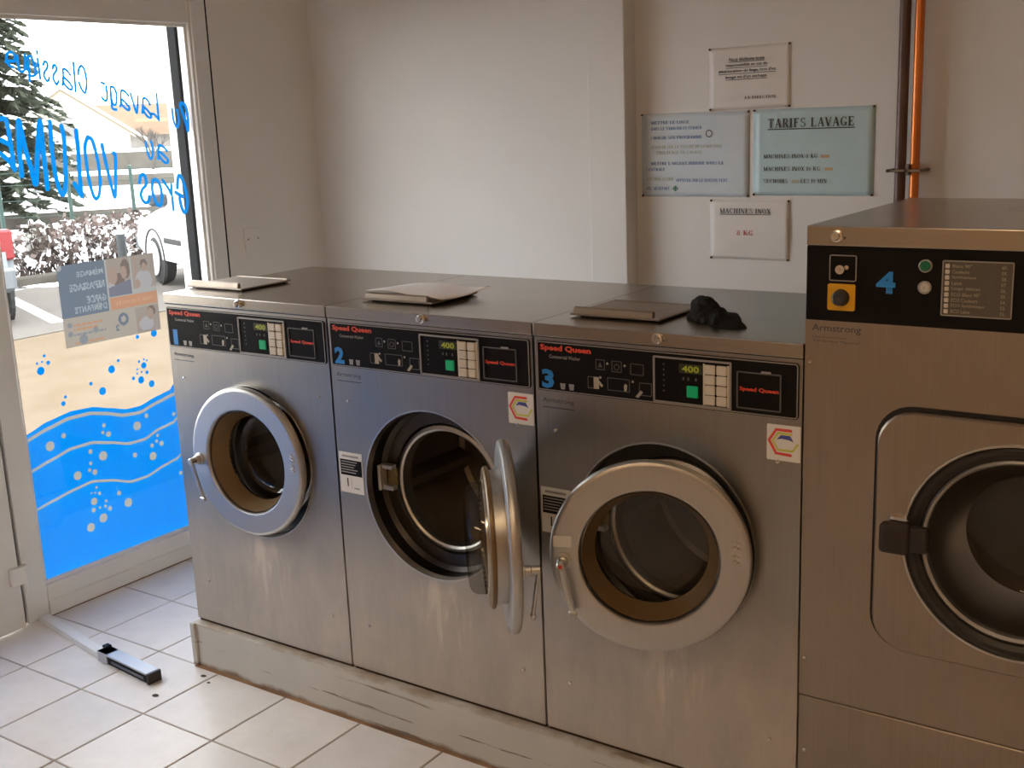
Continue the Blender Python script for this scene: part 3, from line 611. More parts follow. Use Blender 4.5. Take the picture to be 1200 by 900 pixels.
def fir():
    x0, y0 = -18.2, 10.6
    t = empty('fir_tree', (x0, y0, -.06)); off = (-x0, -y0, .06); tag(t, 'dark green fir tree loaded with snow behind the fence', 'tree')
    obj('trunk', B().tube([(x0, y0, -.06), (x0, y0, 3), (x0, y0, 6.4)], [.16, .11, .02], 8), t, off, m=mat('bark', (.07, .055, .045), 0, .9))
    nd, sn = B(), B()
    for i in range(230):
        k = i / 230; z = .45 + k * 5.6; L = 1.75 * (1 - k) ** .75 + .15; a = i * 2.399 + rnd.uniform(-.2, .2)
        d = Vector((math.cos(a), math.sin(a), 0)); s = Vector((-d.y, d.x, 0))
        L *= rnd.uniform(.8, 1.12); base = Vector((x0, y0, z)); P = [base + d * L * u + Vector((0, 0, -.32 * L * u * u + .06 * u)) for u in (0, .35, .7, 1.0)]
        for j in range(60):
            u = rnd.uniform(.12, 1); c = base + d * L * u + Vector((0, 0, -.32 * L * u * u)); sd = rnd.choice((-1, 1))
            ln = (.30 * (1.15 - u) + .11); tip = c + (s * sd * rnd.uniform(.5, 1) + d * rnd.uniform(.2, .9)).normalized() * ln + Vector((0, 0, rnd.uniform(-.13, .03)))
            w = d * .05 + Vector((0, 0, .03)); nd.poly([c - w, c + w, tip])
            nd.poly([c - s * .05, c + s * .05, c + d * rnd.uniform(.08, .2) + Vector((0, 0, rnd.uniform(-.16, -.04)))])
        for j in range(3):
            if rnd.random() < .62:
                u = rnd.uniform(.45, 1); c = base + d * L * u + Vector((0, 0, -.32 * L * u * u + .035)); r = rnd.uniform(.06, .15)
                top = [c + d * r * math.cos(g) * 1.4 + s * r * math.sin(g) + Vector((0, 0, -.03 - .02 * math.cos(g))) for g in [q * 1.0472 for q in range(6)]]
                pk = c + Vector((0, 0, .05))
                for q in range(6): sn.poly([top[q], top[(q + 1) % 6], pk])
    o = obj('needles', nd, t, off, m=mottled('fir_needles', (.024, .032, .019), (.052, .064, .040), 3, 0, .8, 0)); o['kind'] = 'stuff'
    o = obj('snow', sn, t, off, m=SNOW); o['kind'] = 'stuff'
fir()

def house():
    # gable end faces the laundry; local u along the gable, v depth away
    c = Vector((-46.43, 32.01, -.1)); f = Vector((.81, -.585, 0)).normalized(); u = Vector((.585, .81, 0)).normalized()
    def P(a, d, z): p = c + u * a - f * d; return (p.x, p.y, z)
    t = empty('gabled_house', tuple(c)); off = tuple(-v for v in c); tag(t, 'cream gabled house with snowy roof and orange shutter', 'house')
    CW = mottled('cream_render', (0.260, 0.236, 0.198), (0.285, 0.260, 0.223), .8, 0, .9, 0)
    hw, ez, pz = 2.9, 1.75, 3.75
    b = B(); fr = [P(-hw, 0, -.1), P(hw, 0, -.1), P(hw, 0, ez), P(0, 0, pz), P(-hw, 0, ez)]; bk = [P(-hw, 8, -.1), P(hw, 8, -.1), P(hw, 8, ez), P(0, 8, pz), P(-hw, 8, ez)]
    b.poly(fr); b.poly(bk)
    for i in (0, 1, 4): j = (i + 1) % 5; b.poly([fr[i], fr[j], bk[j], bk[i]])
    obj('walls', b, t, off, m=CW)
    for s in (-1, 1):
        q = B(); A = [(0, pz + .02), (s * (hw + .75), ez - .50), (s * (hw + .75), ez - .38), (0, pz + .16)]
        a0 = [q.bm.verts.new(P(x, -.45, z)) for x, z in A]; a1 = [q.bm.verts.new(P(x, 8.3, z)) for x, z in A]
        q.bm.faces.new(a0); q.bm.faces.new(a1)
        for k in range(4): q.bm.faces.new((a0[k], a0[(k + 1) % 4], a1[(k + 1) % 4], a1[k]))
        rf = obj('roof', q, t, off, m=SNOW)
        q = B(); A = [(0, pz - .10), (s * (hw + .75), ez - .62), (s * (hw + .75), ez - .50), (0, pz + .02)]
        a0 = [q.bm.verts.new(P(x, -.5, z)) for x, z in A]; a1 = [q.bm.verts.new(P(x, -.4, z)) for x, z in A]
        q.bm.faces.new(a0); q.bm.faces.new(a1)
        for k in range(4): q.bm.faces.new((a0[k], a0[(k + 1) % 4], a1[(k + 1) % 4], a1[k]))
        obj('barge_board', q, rf, m=mat('ochre_board', (0.093, 0.074, 0.046), 0, .8))
    def pan(nm, a0, a1, z0, z1, m, d=-.06): q = B(); q.bm.free(); q = B(); vs_ = [P(a0, d, z0), P(a1, d, z0), P(a1, d, z1), P(a0, d, z1)]; ws = [P(a0, 0, z0), P(a1, 0, z0), P(a1, 0, z1), P(a0, 0, z1)]; q.poly(vs_); [q.poly([vs_[k], vs_[(k + 1) % 4], ws[(k + 1) % 4], ws[k]]) for k in range(4)]; return obj(nm, q, t, off, m=m)
    pan('shutter', -.16, .40, 1.45, 2.45, mat('grey_shutter', (0.093, 0.093, 0.091), 0, .7)); pan('shutter', .93, 1.45, -.1, .62, mat('orange_shutter', (0.149, 0.059, 0.028), 0, .7)); pan('shutter', 1.5, 1.72, -.1, .62, MATS['orange_shutter'])
house()
def barn():
    c = Vector((-60.3, 46.8, -.1)); f = Vector((.79, -.61, 0)).normalized(); u = Vector((.61, .79, 0)).normalized()
    t = empty('tiled_barn', tuple(c)); off = tuple(-v for v in c); tag(t, 'grey stone barn with orange tiled roof behind the gabled house', 'building')
    def P(a, d, z): p = c + u * a - f * d; return (p.x, p.y, z)
    def bx(nm, a0, a1, d0, d1, z0, z1, m, lean=0):
        q = B(); A = [P(a0, d0, z0), P(a1, d0, z0), P(a1, d1, z0), P(a0, d1, z0)]; C = [P(a0, d0 + lean, z1), P(a1, d0 + lean, z1), P(a1, d1, z1), P(a0, d1, z1)]
        q.poly(A); q.poly(C); [q.poly([A[k], A[(k + 1) % 4], C[(k + 1) % 4], C[k]]) for k in range(4)]; obj(nm, q, t, off, m=m)
    bx('walls', -2.2, 3.2, 0, 5, -.1, 1.45, mottled('barn_stone', (0.074, 0.068, 0.059), (0.118, 0.108, 0.096), 1.4, 0, .9, 0)); bx('roof', -2.4, 3.4, -.4, 5.4, 1.45, 3.45, mottled('orange_tiles', (0.105, 0.062, 0.036), (0.136, 0.084, 0.051), 2.2, 0, .85, 0), 2.4)
    bx('snow_ridge', .1, 2.0, -.55, -.35, 2.3, 2.45, mat('yellow_snow', (0.174, 0.136, 0.062), 0, .8), .05)
barn()
def bare_tree(x, y, s, lab):
    t = empty('bare_tree', (x, y, -.06)); off = (-x, -y, .06); tag(t, lab, 'tree'); b = B()
    def grow(p, d, L, r, n):
        q = p + d * L; b.tube([p, p.lerp(q, .5) + Vector((rnd.uniform(-.05, .05), rnd.uniform(-.05, .05), 0)) * L, q], [r, r * .85, r * .65], 5, False)
        if n:
            for _ in range(3): grow(p.lerp(q, rnd.uniform(.6, 1)), (d + Vector((rnd.uniform(-.7, .7), rnd.uniform(-.7, .7), rnd.uniform(-.1, .5)))).normalized(), L * .68, r * .6, n - 1)
    grow(Vector((x, y, -.06)), Vector((.1, .1, 1)).normalized(), .75 * s, .07 * s, 4)
    obj('branches', b, t, off, m=mat('bark_grey', (0.043, 0.037, 0.031), 0, .9))
bare_tree(-31, 24.6, 1.15, 'small bare tree in front of the tiled barn')

def car(name, lab, paint, x, y, rz, parts_lab=None):
    """small hatchback, nose towards local -y, side towards local +x"""
    t = empty(name, (x, y, -.055), rz); tag(t, lab, 'car')
    Wd = .80
    prof = [(-1.85, .35), (-1.88, .55), (-1.75, .72), (-.95, .86), (-.70, .90), (1.55, .93), (1.78, .85), (1.82, .55), (1.78, .32)]
    cabin = [(-.85, .88), (-.15, 1.34), (.25, 1.40), (1.20, 1.38), (1.62, .90)]
    q = B().prism([(p[0], p[1]) for p in prof] + [(1.45, .30), (-1.5, .30)], -Wd, Wd, 'x')
    bmesh.ops.bevel(q.bm, geom=[e for e in q.bm.edges if abs(abs(e.verts[0].co.x) - Wd) < 1e-4 and abs(e.verts[0].co.x - e.verts[1].co.x) < 1e-4], offset=.07, segments=3, affect='EDGES')
    obj('body', q.mesh('body', paint, True), t)
    def cab(nm, k, m, ins=0.0, par=None):
        q = B(); A = []
        for s in (-1, 1): A.append([q.bm.verts.new((s * (Wd - .06 - (z - .88) * .30 + ins), y_, z)) for y_, z in k])
        q.bm.faces.new(A[0]); q.bm.faces.new(A[1]); n = len(k)
        for i in range(n): q.bm.faces.new((A[0][i], A[0][(i + 1) % n], A[1][(i + 1) % n], A[1][i]))
        return obj(nm, q, par or t, m=m)
    cab('cabin', cabin, paint)
    GL = mat('car_glass', (.02, .025, .03), 0, .08)
    cab('side_window', [(-.62, .95), (-.10, 1.29), (.42, 1.33), (.42, .95)], GL, .004); cab('side_window', [(.48, .95), (.48, 1.33), (1.10, 1.31), (1.38, .97)], GL, .004)
    wheel = B().lathe([(.001, -.09), (.20, -.09), (.285, -.07), (.30, -.04), (.30, .04), (.285, .07), (.20, .09), (.001, .09)], ax='x', seg=24).mesh('wheel', mat('tyre', (.02, .02, .02), 0, .8), True)
    hb_ = B().lathe([(.001, 0), (.19, 0), (.20, .012), (.15, .02), (.06, .03), (.001, .03)], ax='x', seg=20)
    for k in range(7): a = k * 2 * math.pi / 7; hb_.box(.02, .03, .10 * math.cos(a) - .018, .10 * math.cos(a) + .018, .10 * math.sin(a) - .018, .10 * math.sin(a) + .018)
    hub = hb_.mesh('hubcap', mat('hubcap_silver', (.72, .73, .74), .5, .4))
    for yy in (-1.18, 1.18):
        for s in (-1, 1):
            w = obj('wheel', wheel, t, (s * (Wd - .08), yy, .30)); h = obj('hubcap', hub, w, (s * .092, 0, 0)); h.scale = (s, 1, 1)
            obj('wheel_arch', B().lathe([(.33, -.02), (.345, -.02), (.345, .02), (.33, .02)], (s * (Wd - .005), yy, .30), 'x', 24, True), t, m=mat('arch_black', (.03, .03, .03), 0, .7))
    for s in (-1, 1):
        obj('side_moulding', B().box(s * Wd - .012, s * Wd + .012, -.80, .80, .50, .56, .005), t, m=mat('moulding_grey', (.02, .02, .02), 0, .8))
        obj('wing_mirror', B().box(s * (Wd + .09) - .10, s * (Wd + .09) + .10, -.66, -.54, .93, 1.06, .025, 2), t, m=mat('mirror_grey', (.025, .03, .036), 0, .6))
        obj('tail_light', B().box(s * (Wd - .10) - .11, s * (Wd - .10) + .105, 1.62, 1.80, .62, .90, .02), t, m=mat('tail_red', (.16, .006, .008), 0, .5))
        obj('headlight', B().box(s * (Wd - .2) - .16, s * (Wd - .2) + .16, -1.87, -1.72, .58, .72, .02), t, m=mat('lamp_clear', (.6, .62, .64), .2, .1))
    obj('bumper', B().box(-Wd + .02, Wd - .02, 1.72, 1.90, .34, .56, .03), t, m=mat('bumper_grey', (.10, .11, .12), 0, .5)); obj('bumper', B().box(-Wd + .02, Wd - .02, -1.97, -1.80, .34, .54, .03), t, m=MATS['bumper_grey'])
    return t
car('parked_car', 'white hatchback with silver wheel trims parked beside the hedge', mat('white_paint', (.80, .80, .80), 0, .25), -6.84, 6.77, R(-111))
car('parked_car', 'pale car with a red tail lamp at the edge of the window', mat('silver_paint', (.16, .18, .20), 0, .5), -9.09, 3.88, R(-111))
# ------------------------------------------------------------------ washing machines
W, D, H, HB = .666, .633, 1.209, .152
DCX, DCZ = .333, .724            # centre of the door opening
RED = mat('brand_red', (.70, .06, .015), 0, .5); DIGIT = mat('digit_blue', (.015, .22, .62), 0, .45); GREY = mat('panel_grey', (.33, .31, .28), .3, .45)
FAINT = mat('panel_faint', (.10, .10, .09), 0, .5); CREAM = mat('button_cream', (.62, .56, .46), 0, .5); GREEN = mat('start_green', (.0, .34, .13), 0, .4, emit=(.0, .30, .10), estr=.18)
LCD = mat('display_dark', (.03, .035, .01), 0, .3); LED = mat('display_digits', (.30, .34, .02), 0, .5, emit=(.34, .38, .02), estr=.15)
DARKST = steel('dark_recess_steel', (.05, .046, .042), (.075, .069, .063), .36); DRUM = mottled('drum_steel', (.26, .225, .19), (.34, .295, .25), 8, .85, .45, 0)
GASKET = mat('amber_gasket', (.20, .13, .06), .3, .36); BOWL = glass('door_glass', (.68, .67, .64), .06, .03); INK = mat('steel_ink', (.10, .10, .12), .2, .6); PAPERW = mat('sticker_white', (.72, .70, .66), 0, .6)
FLAP = steel('soap_lid_steel', (.36, .30, .245), (.40, .34, .28), .46, False, 'x')
SEAM = mottled('dark_rust_seam', (.035, .018, .010), (.09, .05, .025), 20, 0, .9, .3, (.3, 1, 1))
CACHE = {}
def shared(key, fn):
    if key not in CACHE: CACHE[key] = fn()
    return CACHE[key]
def front_with_hole(b, x0, x1, z0, z1, cx, cz, r, y, depth, seg=72):
    ang = [2 * math.pi * k / seg for k in range(seg)]; out = []
    for a in ang:
        c, s = math.cos(a), math.sin(a); t = min(((x1 - cx) / c if c > 1e-9 else (x0 - cx) / c if c < -1e-9 else 9), ((z1 - cz) / s if s > 1e-9 else (z0 - cz) / s if s < -1e-9 else 9)); out.append([cx + t * c, cz + t * s])
    for X, Z in ((x0, z0), (x1, z0), (x1, z1), (x0, z1)):
        k = min(range(seg), key=lambda i: (out[i][0] - X) ** 2 + (out[i][1] - Z) ** 2); out[k] = [X, Z]
    vo = [b.bm.verts.new((p[0], y, p[1])) for p in out]; vi = [b.bm.verts.new((cx + r * math.cos(a), y, cz + r * math.sin(a))) for a in ang]; vd = [b.bm.verts.new((cx + (r - .002) * math.cos(a), y + depth, cz + (r - .002) * math.sin(a))) for a in ang]
    for k in range(seg):
        n = (k + 1) % seg; b.bm.faces.new((vo[k], vo[n], vi[n], vi[k])); b.bm.faces.new((vi[k], vi[n], vd[n], vd[k]))
    return vo
def body_mesh(w, d, z0, z1, cx, cz, r, m, nm, gap=.0032):
    b = B(); g = gap
    front_with_hole(b, g, w - g, z0, z1, cx, cz, r, 0, .02)
    b.poly([(g, 0, z0), (g, d, z0), (g, d, z1), (g, 0, z1)]); b.poly([(w - g, 0, z0), (w - g, d, z0), (w - g, d, z1), (w - g, 0, z1)])
    b.poly([(g, d, z0), (w - g, d, z0), (w - g, d, z1), (g, d, z1)]); b.poly([(g, 0, z0), (w - g, 0, z0), (w - g, d, z0), (g, d, z0)])
    bmesh.ops.remove_doubles(b.bm, verts=b.bm.verts[:], dist=1e-5)
    return b.mesh(nm, m)
def fx(y): return lambda u, v: (u, y, v)
def lock_mesh():
    b = B().lathe([(.001, -.016), (.007, -.016), (.0085, -.013), (.0085, -.006), (.012, -.005), (.012, .0)], (0, 0, 0), seg=16); b.box(-.0012, .0012, -.0175, -.015, -.005, .005); b.cyl(.0035, (.012, -.004, -.004), (.012, -.012, -.004), 8)
    return b.mesh('lock', CHROME, True)
def screw_mesh(): return B().lathe([(.001, -.004), (.004, -.0035), (.0055, -.001), (.0055, 0)], seg=10).mesh('screw', CHROME, True)
def door_parts(root, pivot_x, angle, label=False, dot=False, dz=0.0):
    """door hung on the right; mesh origin on the hinge, ring centre at local (-.236, 0, 0); local -y is the outside"""
    c = (-.236, 0, 0)
    def ringprof(): return [(.156, .003), (.214, .003), (.2200, .001), (.2230, -.004), (.2235, -.009), (.2228, -.014), (.2195, -.0195), (.214, -.0222), (.211, -.0226), (.2105, -.0226), (.161, -.0226), (.1605, -.0226), (.157, -.0215), (.1545, -.018), (.1535, -.012), (.1535, .003)]
    ring = shared('ring', lambda: B().lathe(ringprof(), c, seg=80, close=True).mesh('door', RINGST, True))
    d = obj('door', ring, root, (pivot_x - W / 2, -.012 - D / 2, .734 + dz - HB), angle)
    obj('collar', shared('collar', lambda: B().lathe([(.154, .003), (.154, .028), (.149, .028), (.1505, .003)], c, seg=56, close=True).mesh('collar', RINGST, True)), d)
    obj('gasket', shared('gasket', lambda: B().lathe([(.157, .028), (.1625, .030), (.1635, .034), (.1625, .039), (.157, .042), (.131, .042), (.128, .038), (.1505, -.012), (.1505, .028)], c, seg=56, close=True).mesh('gasket', GASKET, True)), d)
    obj('bowl', shared('bowl', lambda: B().lathe([(.130, .036), (.129, .052), (.127, .070), (.121, .080), (.110, .085), (.09, .087), (.001, .088)], c, seg=56).mesh('bowl', BOWL, True)), d)
    obj('bowl_rim', shared('bowlrim', lambda: B().lathe([(.1295, .041), (.135, .0415), (.135, .047), (.1295, .048)], c, seg=48, close=True).mesh('bowl_rim', CHROME, True)), d)
    hx, hz = -.236 - .190, -.012
    def handle():
        b = B().lathe([(.001, -.063), (.008, -.063), (.0105, -.060), (.0105, -.042), (.013, -.040), (.013, -.028), (.019, -.026), (.019, -.021)], (hx, 0, hz), seg=20)
        return b.mesh('handle', RINGST, True)
    h = obj('handle', shared('handle', handle), d)
    def lever():
        b = B(); n = 8; pr = None
        pts = [(hx + .000 + .022 * (k / n) ** 1.2, -.056 + .012 * k / n, hz - .006 - .108 * k / n, .0085 - .002 * k / n) for k in range(n + 1)]
        for x, y, z, w in pts:
            ring_ = [b.bm.verts.new((x + w * sx, y + .0035 * sy, z)) for sx, sy in ((-1, -.5), (-.6, -1), (.6, -1), (1, -.5), (1, .5), (.6, 1), (-.6, 1), (-1, .5))]
            if pr: [b.bm.faces.new((pr[i], pr[(i + 1) % 8], ring_[(i + 1) % 8], ring_[i])) for i in range(8)]
            else: b.bm.faces.new(ring_)
            pr = ring_
        b.bm.faces.new(pr); b.box(hx + .012, hx + .032, -.050, -.039, hz - .122, hz - .110, .003)
        return b.mesh('lever', RINGST, True)
    obj('lever', shared('lever', lever), h)
    sm = shared('screw', screw_mesh)
    for z in (.036, .024, .004, -.008):
        for dx in (0, .007): obj('hinge_bolt', sm, d, (-.236 + .186 + dx, -.0226, z + .01 - dx * .5))
    obj('hinge_arm', shared('hinge', lambda: B().box(-.060, -.026, .0035, .010, -.03, .03, .002).cyl(.005, (-.026, .014, -.03), (-.026, .014, .03), 10).mesh('hinge_arm', DARKST)), d)
    if label:
        obj('label_tag', B().prism(rrect(hx - .022, hx + .020, .020, .046, .002), -.0242, -.0228), d, m=PAPERW)
    if dot: obj('red_mark', B().prism([(hx - .0042, hz - .0042), (hx + .0042, hz - .0042), (hx + .0042, hz + .0042), (hx - .0042, hz + .0042)], -.0642, -.0628), h, m=mat('mark_red', (.5, .03, .02), 0, .5))
    return d
def efficiency_sticker(root, off, x0=.587, z0=.955):
    s = obj('sticker', B().prism(rrect(x0, x0 + .074, z0, z0 + .078, .002), -.0012, 0), root, off, m=PAPERW)
    def P(pts, y=-.0016): return [(x0 + .074 * u, y, z0 + .078 * (1 - v)) for u, v in pts]
    def chev(col, nm, pts_o, w):
        b = B(); stroke(b, [(x0 + .074 * u, z0 + .078 * (1 - v)) for u, v in pts_o], w, fx(-.0016), 0); obj('printed_shape', b, s, m=col)
    chev(mat('print_red', (.72, .07, .04), 0, .5), 'r', [(.72, .14), (.28, .14), (.07, .45), (.28, .80), (.72, .82)], .0065)
    chev(mat('print_yellow', (.60, .58, .08), 0, .5), 'y', [(.74, .24), (.34, .23), (.18, .46), (.34, .70), (.78, .70), (.92, .50)], .0050)
    b = B(); b.poly(P([(.30, .42), (.42, .28), (.70, .28), (.80, .44), (.66, .40), (.44, .38)])); obj('printed_shape', b, s, m=mat('print_blue', (.06, .08, .30), 0, .5))
def notice_label(root, off):
    s = obj('instruction_label', B().prism([(.008, .690), (.092, .690), (.092, .806), (.008, .806)], -.001, 0), root, off, m=PAPERW)
    obj('printed_block', B().poly([(.012, -.0014, .740), (.090, -.0014, .740), (.090, -.0014, .785), (.012, -.0014, .785)]), s, m=BLACK)
    for k in range(5): z = .7775 - k * .0075; obj('printed_line', B().poly([(.015, -.0018, z), (.074 - (k % 3) * .006, -.0018, z), (.074 - (k % 3) * .006, -.0018, z + .003), (.015, -.0018, z + .003)]), s, m=GREY)
    obj('printed_text', text_mesh('printed_text', 'I', fx(-.0018), .034, .708, .004, .024, BLACK), s)
    for a, c, e, g in ((.050, .0512, .700, .738), (.058, .078, .703, .707), (.02, .08, .792, .798)): obj('printed_line', B().poly([(a, -.0016, e), (c, -.0016, e), (c, -.0016, g), (a, -.0016, g)]), s, m=GREY)
def control_panel(root, off, digit):
    p = obj('control_panel', shared('panel', lambda: B().prism(rrect(.010, .656, 1.048, 1.168, .008), -.003, .001).mesh('control_panel', BLACK)), root, off)
    def add(nm, key, fn): return obj(nm, shared(key, fn), p)
    add('panel_border', 'pborder', lambda: frame_ring(B(), .0115, .6545, 1.0495, 1.1665, .0022, -.0042, -.003, .007).mesh('panel_border', GREY))
    add('brand_text', 'brand', lambda: text_mesh('brand_text', 'Speed Queen', fx(-.0034), .021, 1.1425, .139, .0175, RED, .038))
    add('printed_text', 'cw', lambda: text_mesh('printed_text', 'Commercial Washer', fx(-.0034), .046, 1.128, .085, .0085, GREY, .01))
    obj('machine_number', text_mesh('machine_number', digit, fx(-.0042), .024 + (.008 if digit == '1' else 0), 1.055, .034 - (.014 if digit == '1' else 0), .046, DIGIT, .045), p)
    for k in range(2):
        add('tub_icon', 'tub%d' % k, lambda: B().poly([(.074 + k * .024, -.0034, 1.070), (.089 + k * .024, -.0034, 1.070), (.087 + k * .024, -.0034, 1.0555), (.076 + k * .024, -.0034, 1.0555)]).mesh('tub_icon', GREY))
    for k, (x, z, w, h) in enumerate(((.172, 1.112, .024, .024), (.214, 1.110, .026, .026), (.262, 1.108, .034, .026), (.150, 1.066, .030, .028), (.202, 1.066, .058, .030), (.284, 1.062, .032, .030))):
        add('pictogram', 'icon%d' % k, lambda: frame_ring(B(), x, x + w, z, z + h, .0016, -.0036, -.003, .002).mesh('pictogram', FAINT))
    add('pictogram_detail', 'icd0', lambda: B().lathe([(.0055, -.0036), (.0075, -.0036)], (.227, 0, 1.122), seg=12).mesh('pictogram_detail', FAINT)); add('pictogram_detail', 'icd1', lambda: B().poly([(.178, -.0036, 1.118), (.190, -.0036, 1.118), (.184, -.0036, 1.130)]).mesh('pictogram_detail', FAINT))
    IC = mat('icon_cream', (.42, .37, .28), 0, .5)
    for k, (x, z) in enumerate(((.203, 1.128), (.248, 1.127), (.184, 1.094), (.268, 1.092))): add('panel_dot', 'pd%d' % k, lambda: B().disc(.003, (x, -.0036, z), 'y', 10).mesh('panel_dot', IC))
    for k, P in enumerate(([(.166, 1.066), (.180, 1.066), (.180, 1.094), (.166, 1.094)], [(.180, 1.087), (.191, 1.076), (.187, 1.071), (.180, 1.078)], [(.246, 1.068), (.252, 1.068), (.254, 1.082), (.249, 1.086), (.245, 1.080)], [(.274, 1.058), (.282, 1.056), (.294, 1.070), (.288, 1.074)])):
        add('pictogram_hand', 'hand%d' % k, lambda: B().poly([(x, -.0037, z) for x, z in P]).mesh('pictogram_hand', IC))
    add('display_frame', 'dframe', lambda: frame_ring(B(), .3205, .5075, 1.0525, 1.1575, .004, -.0062, -.003, .003).mesh('display_frame', GREY))
    add('display', 'lcd', lambda: B().box(.384, .438, -.0045, -.003, 1.124, 1.144).mesh('display', LCD))
    add('display_digits', 'digits', lambda: text_mesh('display_digits', '400', fx(-.0048), .391, 1.1265, .041, .0150, LED, .03))
    def dots():
        b = B()
        for k in range(6): b.disc(.0022, (.346, -.0036, 1.140 - k * .012), 'y', 8)
        for x in (.394, .406, .424): b.poly([(x - .002, -.0036, 1.108), (x + .002, -.0036, 1.108), (x + .002, -.0036, 1.115), (x - .002, -.0036, 1.115)])
        return b.mesh('indicator_light', FAINT)
    dd = add('indicator_light', 'dots', dots); dd['kind'] = 'stuff'
    add('start_button', 'start', lambda: B().box(.4035, .4295, -.0085, -.003, 1.071, 1.097, .0015).mesh('start_button', GREEN))
    bt = shared('btn', lambda: B().box(-.0118, .0118, -.0085, -.003, -.0105, .0105, .0018).mesh('button', CREAM))
    add('button_plate', 'bpl1', lambda: B().box(.4415, .4455, -.005, -.003, 1.0575, 1.149).mesh('button_plate', CREAM)); add('button_plate', 'bpl2', lambda: B().box(.4975, .5025, -.005, -.003, 1.0575, 1.149).mesh('button_plate', CREAM))
    for i in range(2):
        for j in range(4): obj('button', bt, p, (.4585 + i * .0268, 0, 1.0695 + j * .0226))
    add('coin_box_frame', 'coin', lambda: frame_ring(B(), .5195, .6185, 1.0600, 1.1405, .0026, -.0056, -.003, .002).mesh('coin_box_frame', FAINT))
    add('coin_box_clip', 'clip', lambda: B().box(.574, .596, -.006, -.003, 1.1400, 1.1445, .001).mesh('coin_box_clip', GREY))
    add('brand_text', 'brand2', lambda: text_mesh('brand_text', 'Speed Queen', fx(-.0036), .525, 1.0965, .088, .0115, RED, .035))
def washer(i, digit, label, angle, sticker, inst, flap_dx, door_label=False):
    x0 = W * i
    t = empty('washing_machine', (x0 + W / 2, D / 2, HB)); off = (-W / 2, -D / 2, -HB)
    tag(t, label, 'washing machine', 'steel washing machines in a row')
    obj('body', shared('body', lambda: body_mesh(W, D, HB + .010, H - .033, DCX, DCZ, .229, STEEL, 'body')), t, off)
    obj('base_seam', shared('seam', lambda: B().box(.006, W - .006, .006, D, HB, HB + .012).mesh('base_seam', SEAM)), t, off)
    lid = obj('lid', shared('lid', lambda: B().box(.0018, W - .0018, -.004, D, H - .0305, H, .002, 2).mesh('lid', STEEL_TOP)), t, off)
    obj('lid_gap', shared('lidgap', lambda: B().box(.004, W - .004, .001, D - .01, H - .0335, H - .030).mesh('lid_gap', DARKGAP)), t, off)
    obj('lock', shared('lock', lock_mesh), lid, (.332, -.004, H - .0125))
    control_panel(t, off, digit)
    # opening: dished ring, lip, drum
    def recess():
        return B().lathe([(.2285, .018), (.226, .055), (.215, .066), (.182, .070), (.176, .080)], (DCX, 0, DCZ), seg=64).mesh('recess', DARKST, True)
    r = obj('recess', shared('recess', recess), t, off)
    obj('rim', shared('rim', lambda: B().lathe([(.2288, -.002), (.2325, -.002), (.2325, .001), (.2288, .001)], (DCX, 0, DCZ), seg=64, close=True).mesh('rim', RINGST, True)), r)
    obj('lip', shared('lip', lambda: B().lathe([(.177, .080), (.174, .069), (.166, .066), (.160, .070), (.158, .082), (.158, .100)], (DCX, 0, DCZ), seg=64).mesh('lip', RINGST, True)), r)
    def drum():
        b = B().lathe([(.158, .098), (.160, .108), (.238, .112), (.238, .43), (.225, .44), (.001, .442)], (DCX, 0, DCZ), seg=56)
        return b.mesh('drum', DRUM, True)
    dr = obj('drum', shared('drum', drum), t, off)
    for k in range(3):
        def rib(k=k):
            b = B(); a = R(70 + 120 * k); M = Matrix.Translation((DCX, 0, DCZ)) @ Matrix.Rotation(-a, 4, 'Y'); q = B()
            q.prism([(.237, -.035), (.237, .035), (.195, .010), (.195, -.010)], .125, .43, 'y'); b.add(q.bm, M); return b.mesh('drum_rib', DRUM)
        obj('drum_rib', shared('rib%d' % k, rib), dr)
    def holes():
        b = B()
        for ring in range(1, 7):
            for k in range(ring * 7): a = 2 * math.pi * k / (ring * 7) + ring * .3; b.disc(.0042, (DCX + ring * .034 * math.cos(a), .4405, DCZ + ring * .034 * math.sin(a)), 'y', 6)
        return b.mesh('drum_holes', DARKGAP)
    hl = obj('drum_holes', shared('holes', holes), dr); hl['kind'] = 'stuff'
    def latch():
        b = B().box(.118, .128, .028, .058, .700, .772, .002).box(.118, .160, .040, .062, .700, .712, .002).box(.118, .160, .040, .062, .760, .772, .002)
        return b.mesh('latch_plate', mat('zinc_plate', (.55, .56, .58), .8, .35))
    obj('latch_plate', shared('latch', latch), r); obj('latch_slot', shared('slot', lambda: B().box(.128, .160, .060, .066, .712, .760).mesh('latch_slot', mottled('latch_brass', (.16, .12, .05), (.24, .19, .09), 30, .6, .5, 0))), r)
    d = door_parts(t, (.571, .543, .576)[i], angle, door_label, door_label, (.0, .010, -.007)[i])
    sm = shared('screw', screw_mesh)
    for x, z in ((.056, .952), (.612, .952), (.075, .300), (.600, .300)): obj('screw', sm, t, (off[0] + x, off[1], off[2] + z))
    ar = obj('maker_text', shared('maker', lambda: text_mesh('maker_text', 'Armstrong', fx(-.0006), .022, 1.0165, .088, .0145, INK, .012)), t, off)
    obj('maker_text', shared('maker2', lambda: B().poly([(.022, -.0006, 1.006), (.110, -.0006, 1.006), (.110, -.0006, 1.0085), (.022, -.0006, 1.0085)]).mesh('maker_text', INK)), t, off)
    if sticker: efficiency_sticker(t, off)
    if inst: notice_label(t, off)
    def flap():
        b = B().box(.040, .284, .100, .305, H + .004, H + .0095, .002); b.prism([(.105, H + .0095), (.118, H + .0095), (.1175, H + .021), (.112, H + .0245), (.1065, H + .021)], .050, .262, 'x')
        return b.mesh('soap_lid', FLAP, True)
    f = obj('soap_lid', shared('flap', flap), t, (off[0] + flap_dx, off[1], off[2]))
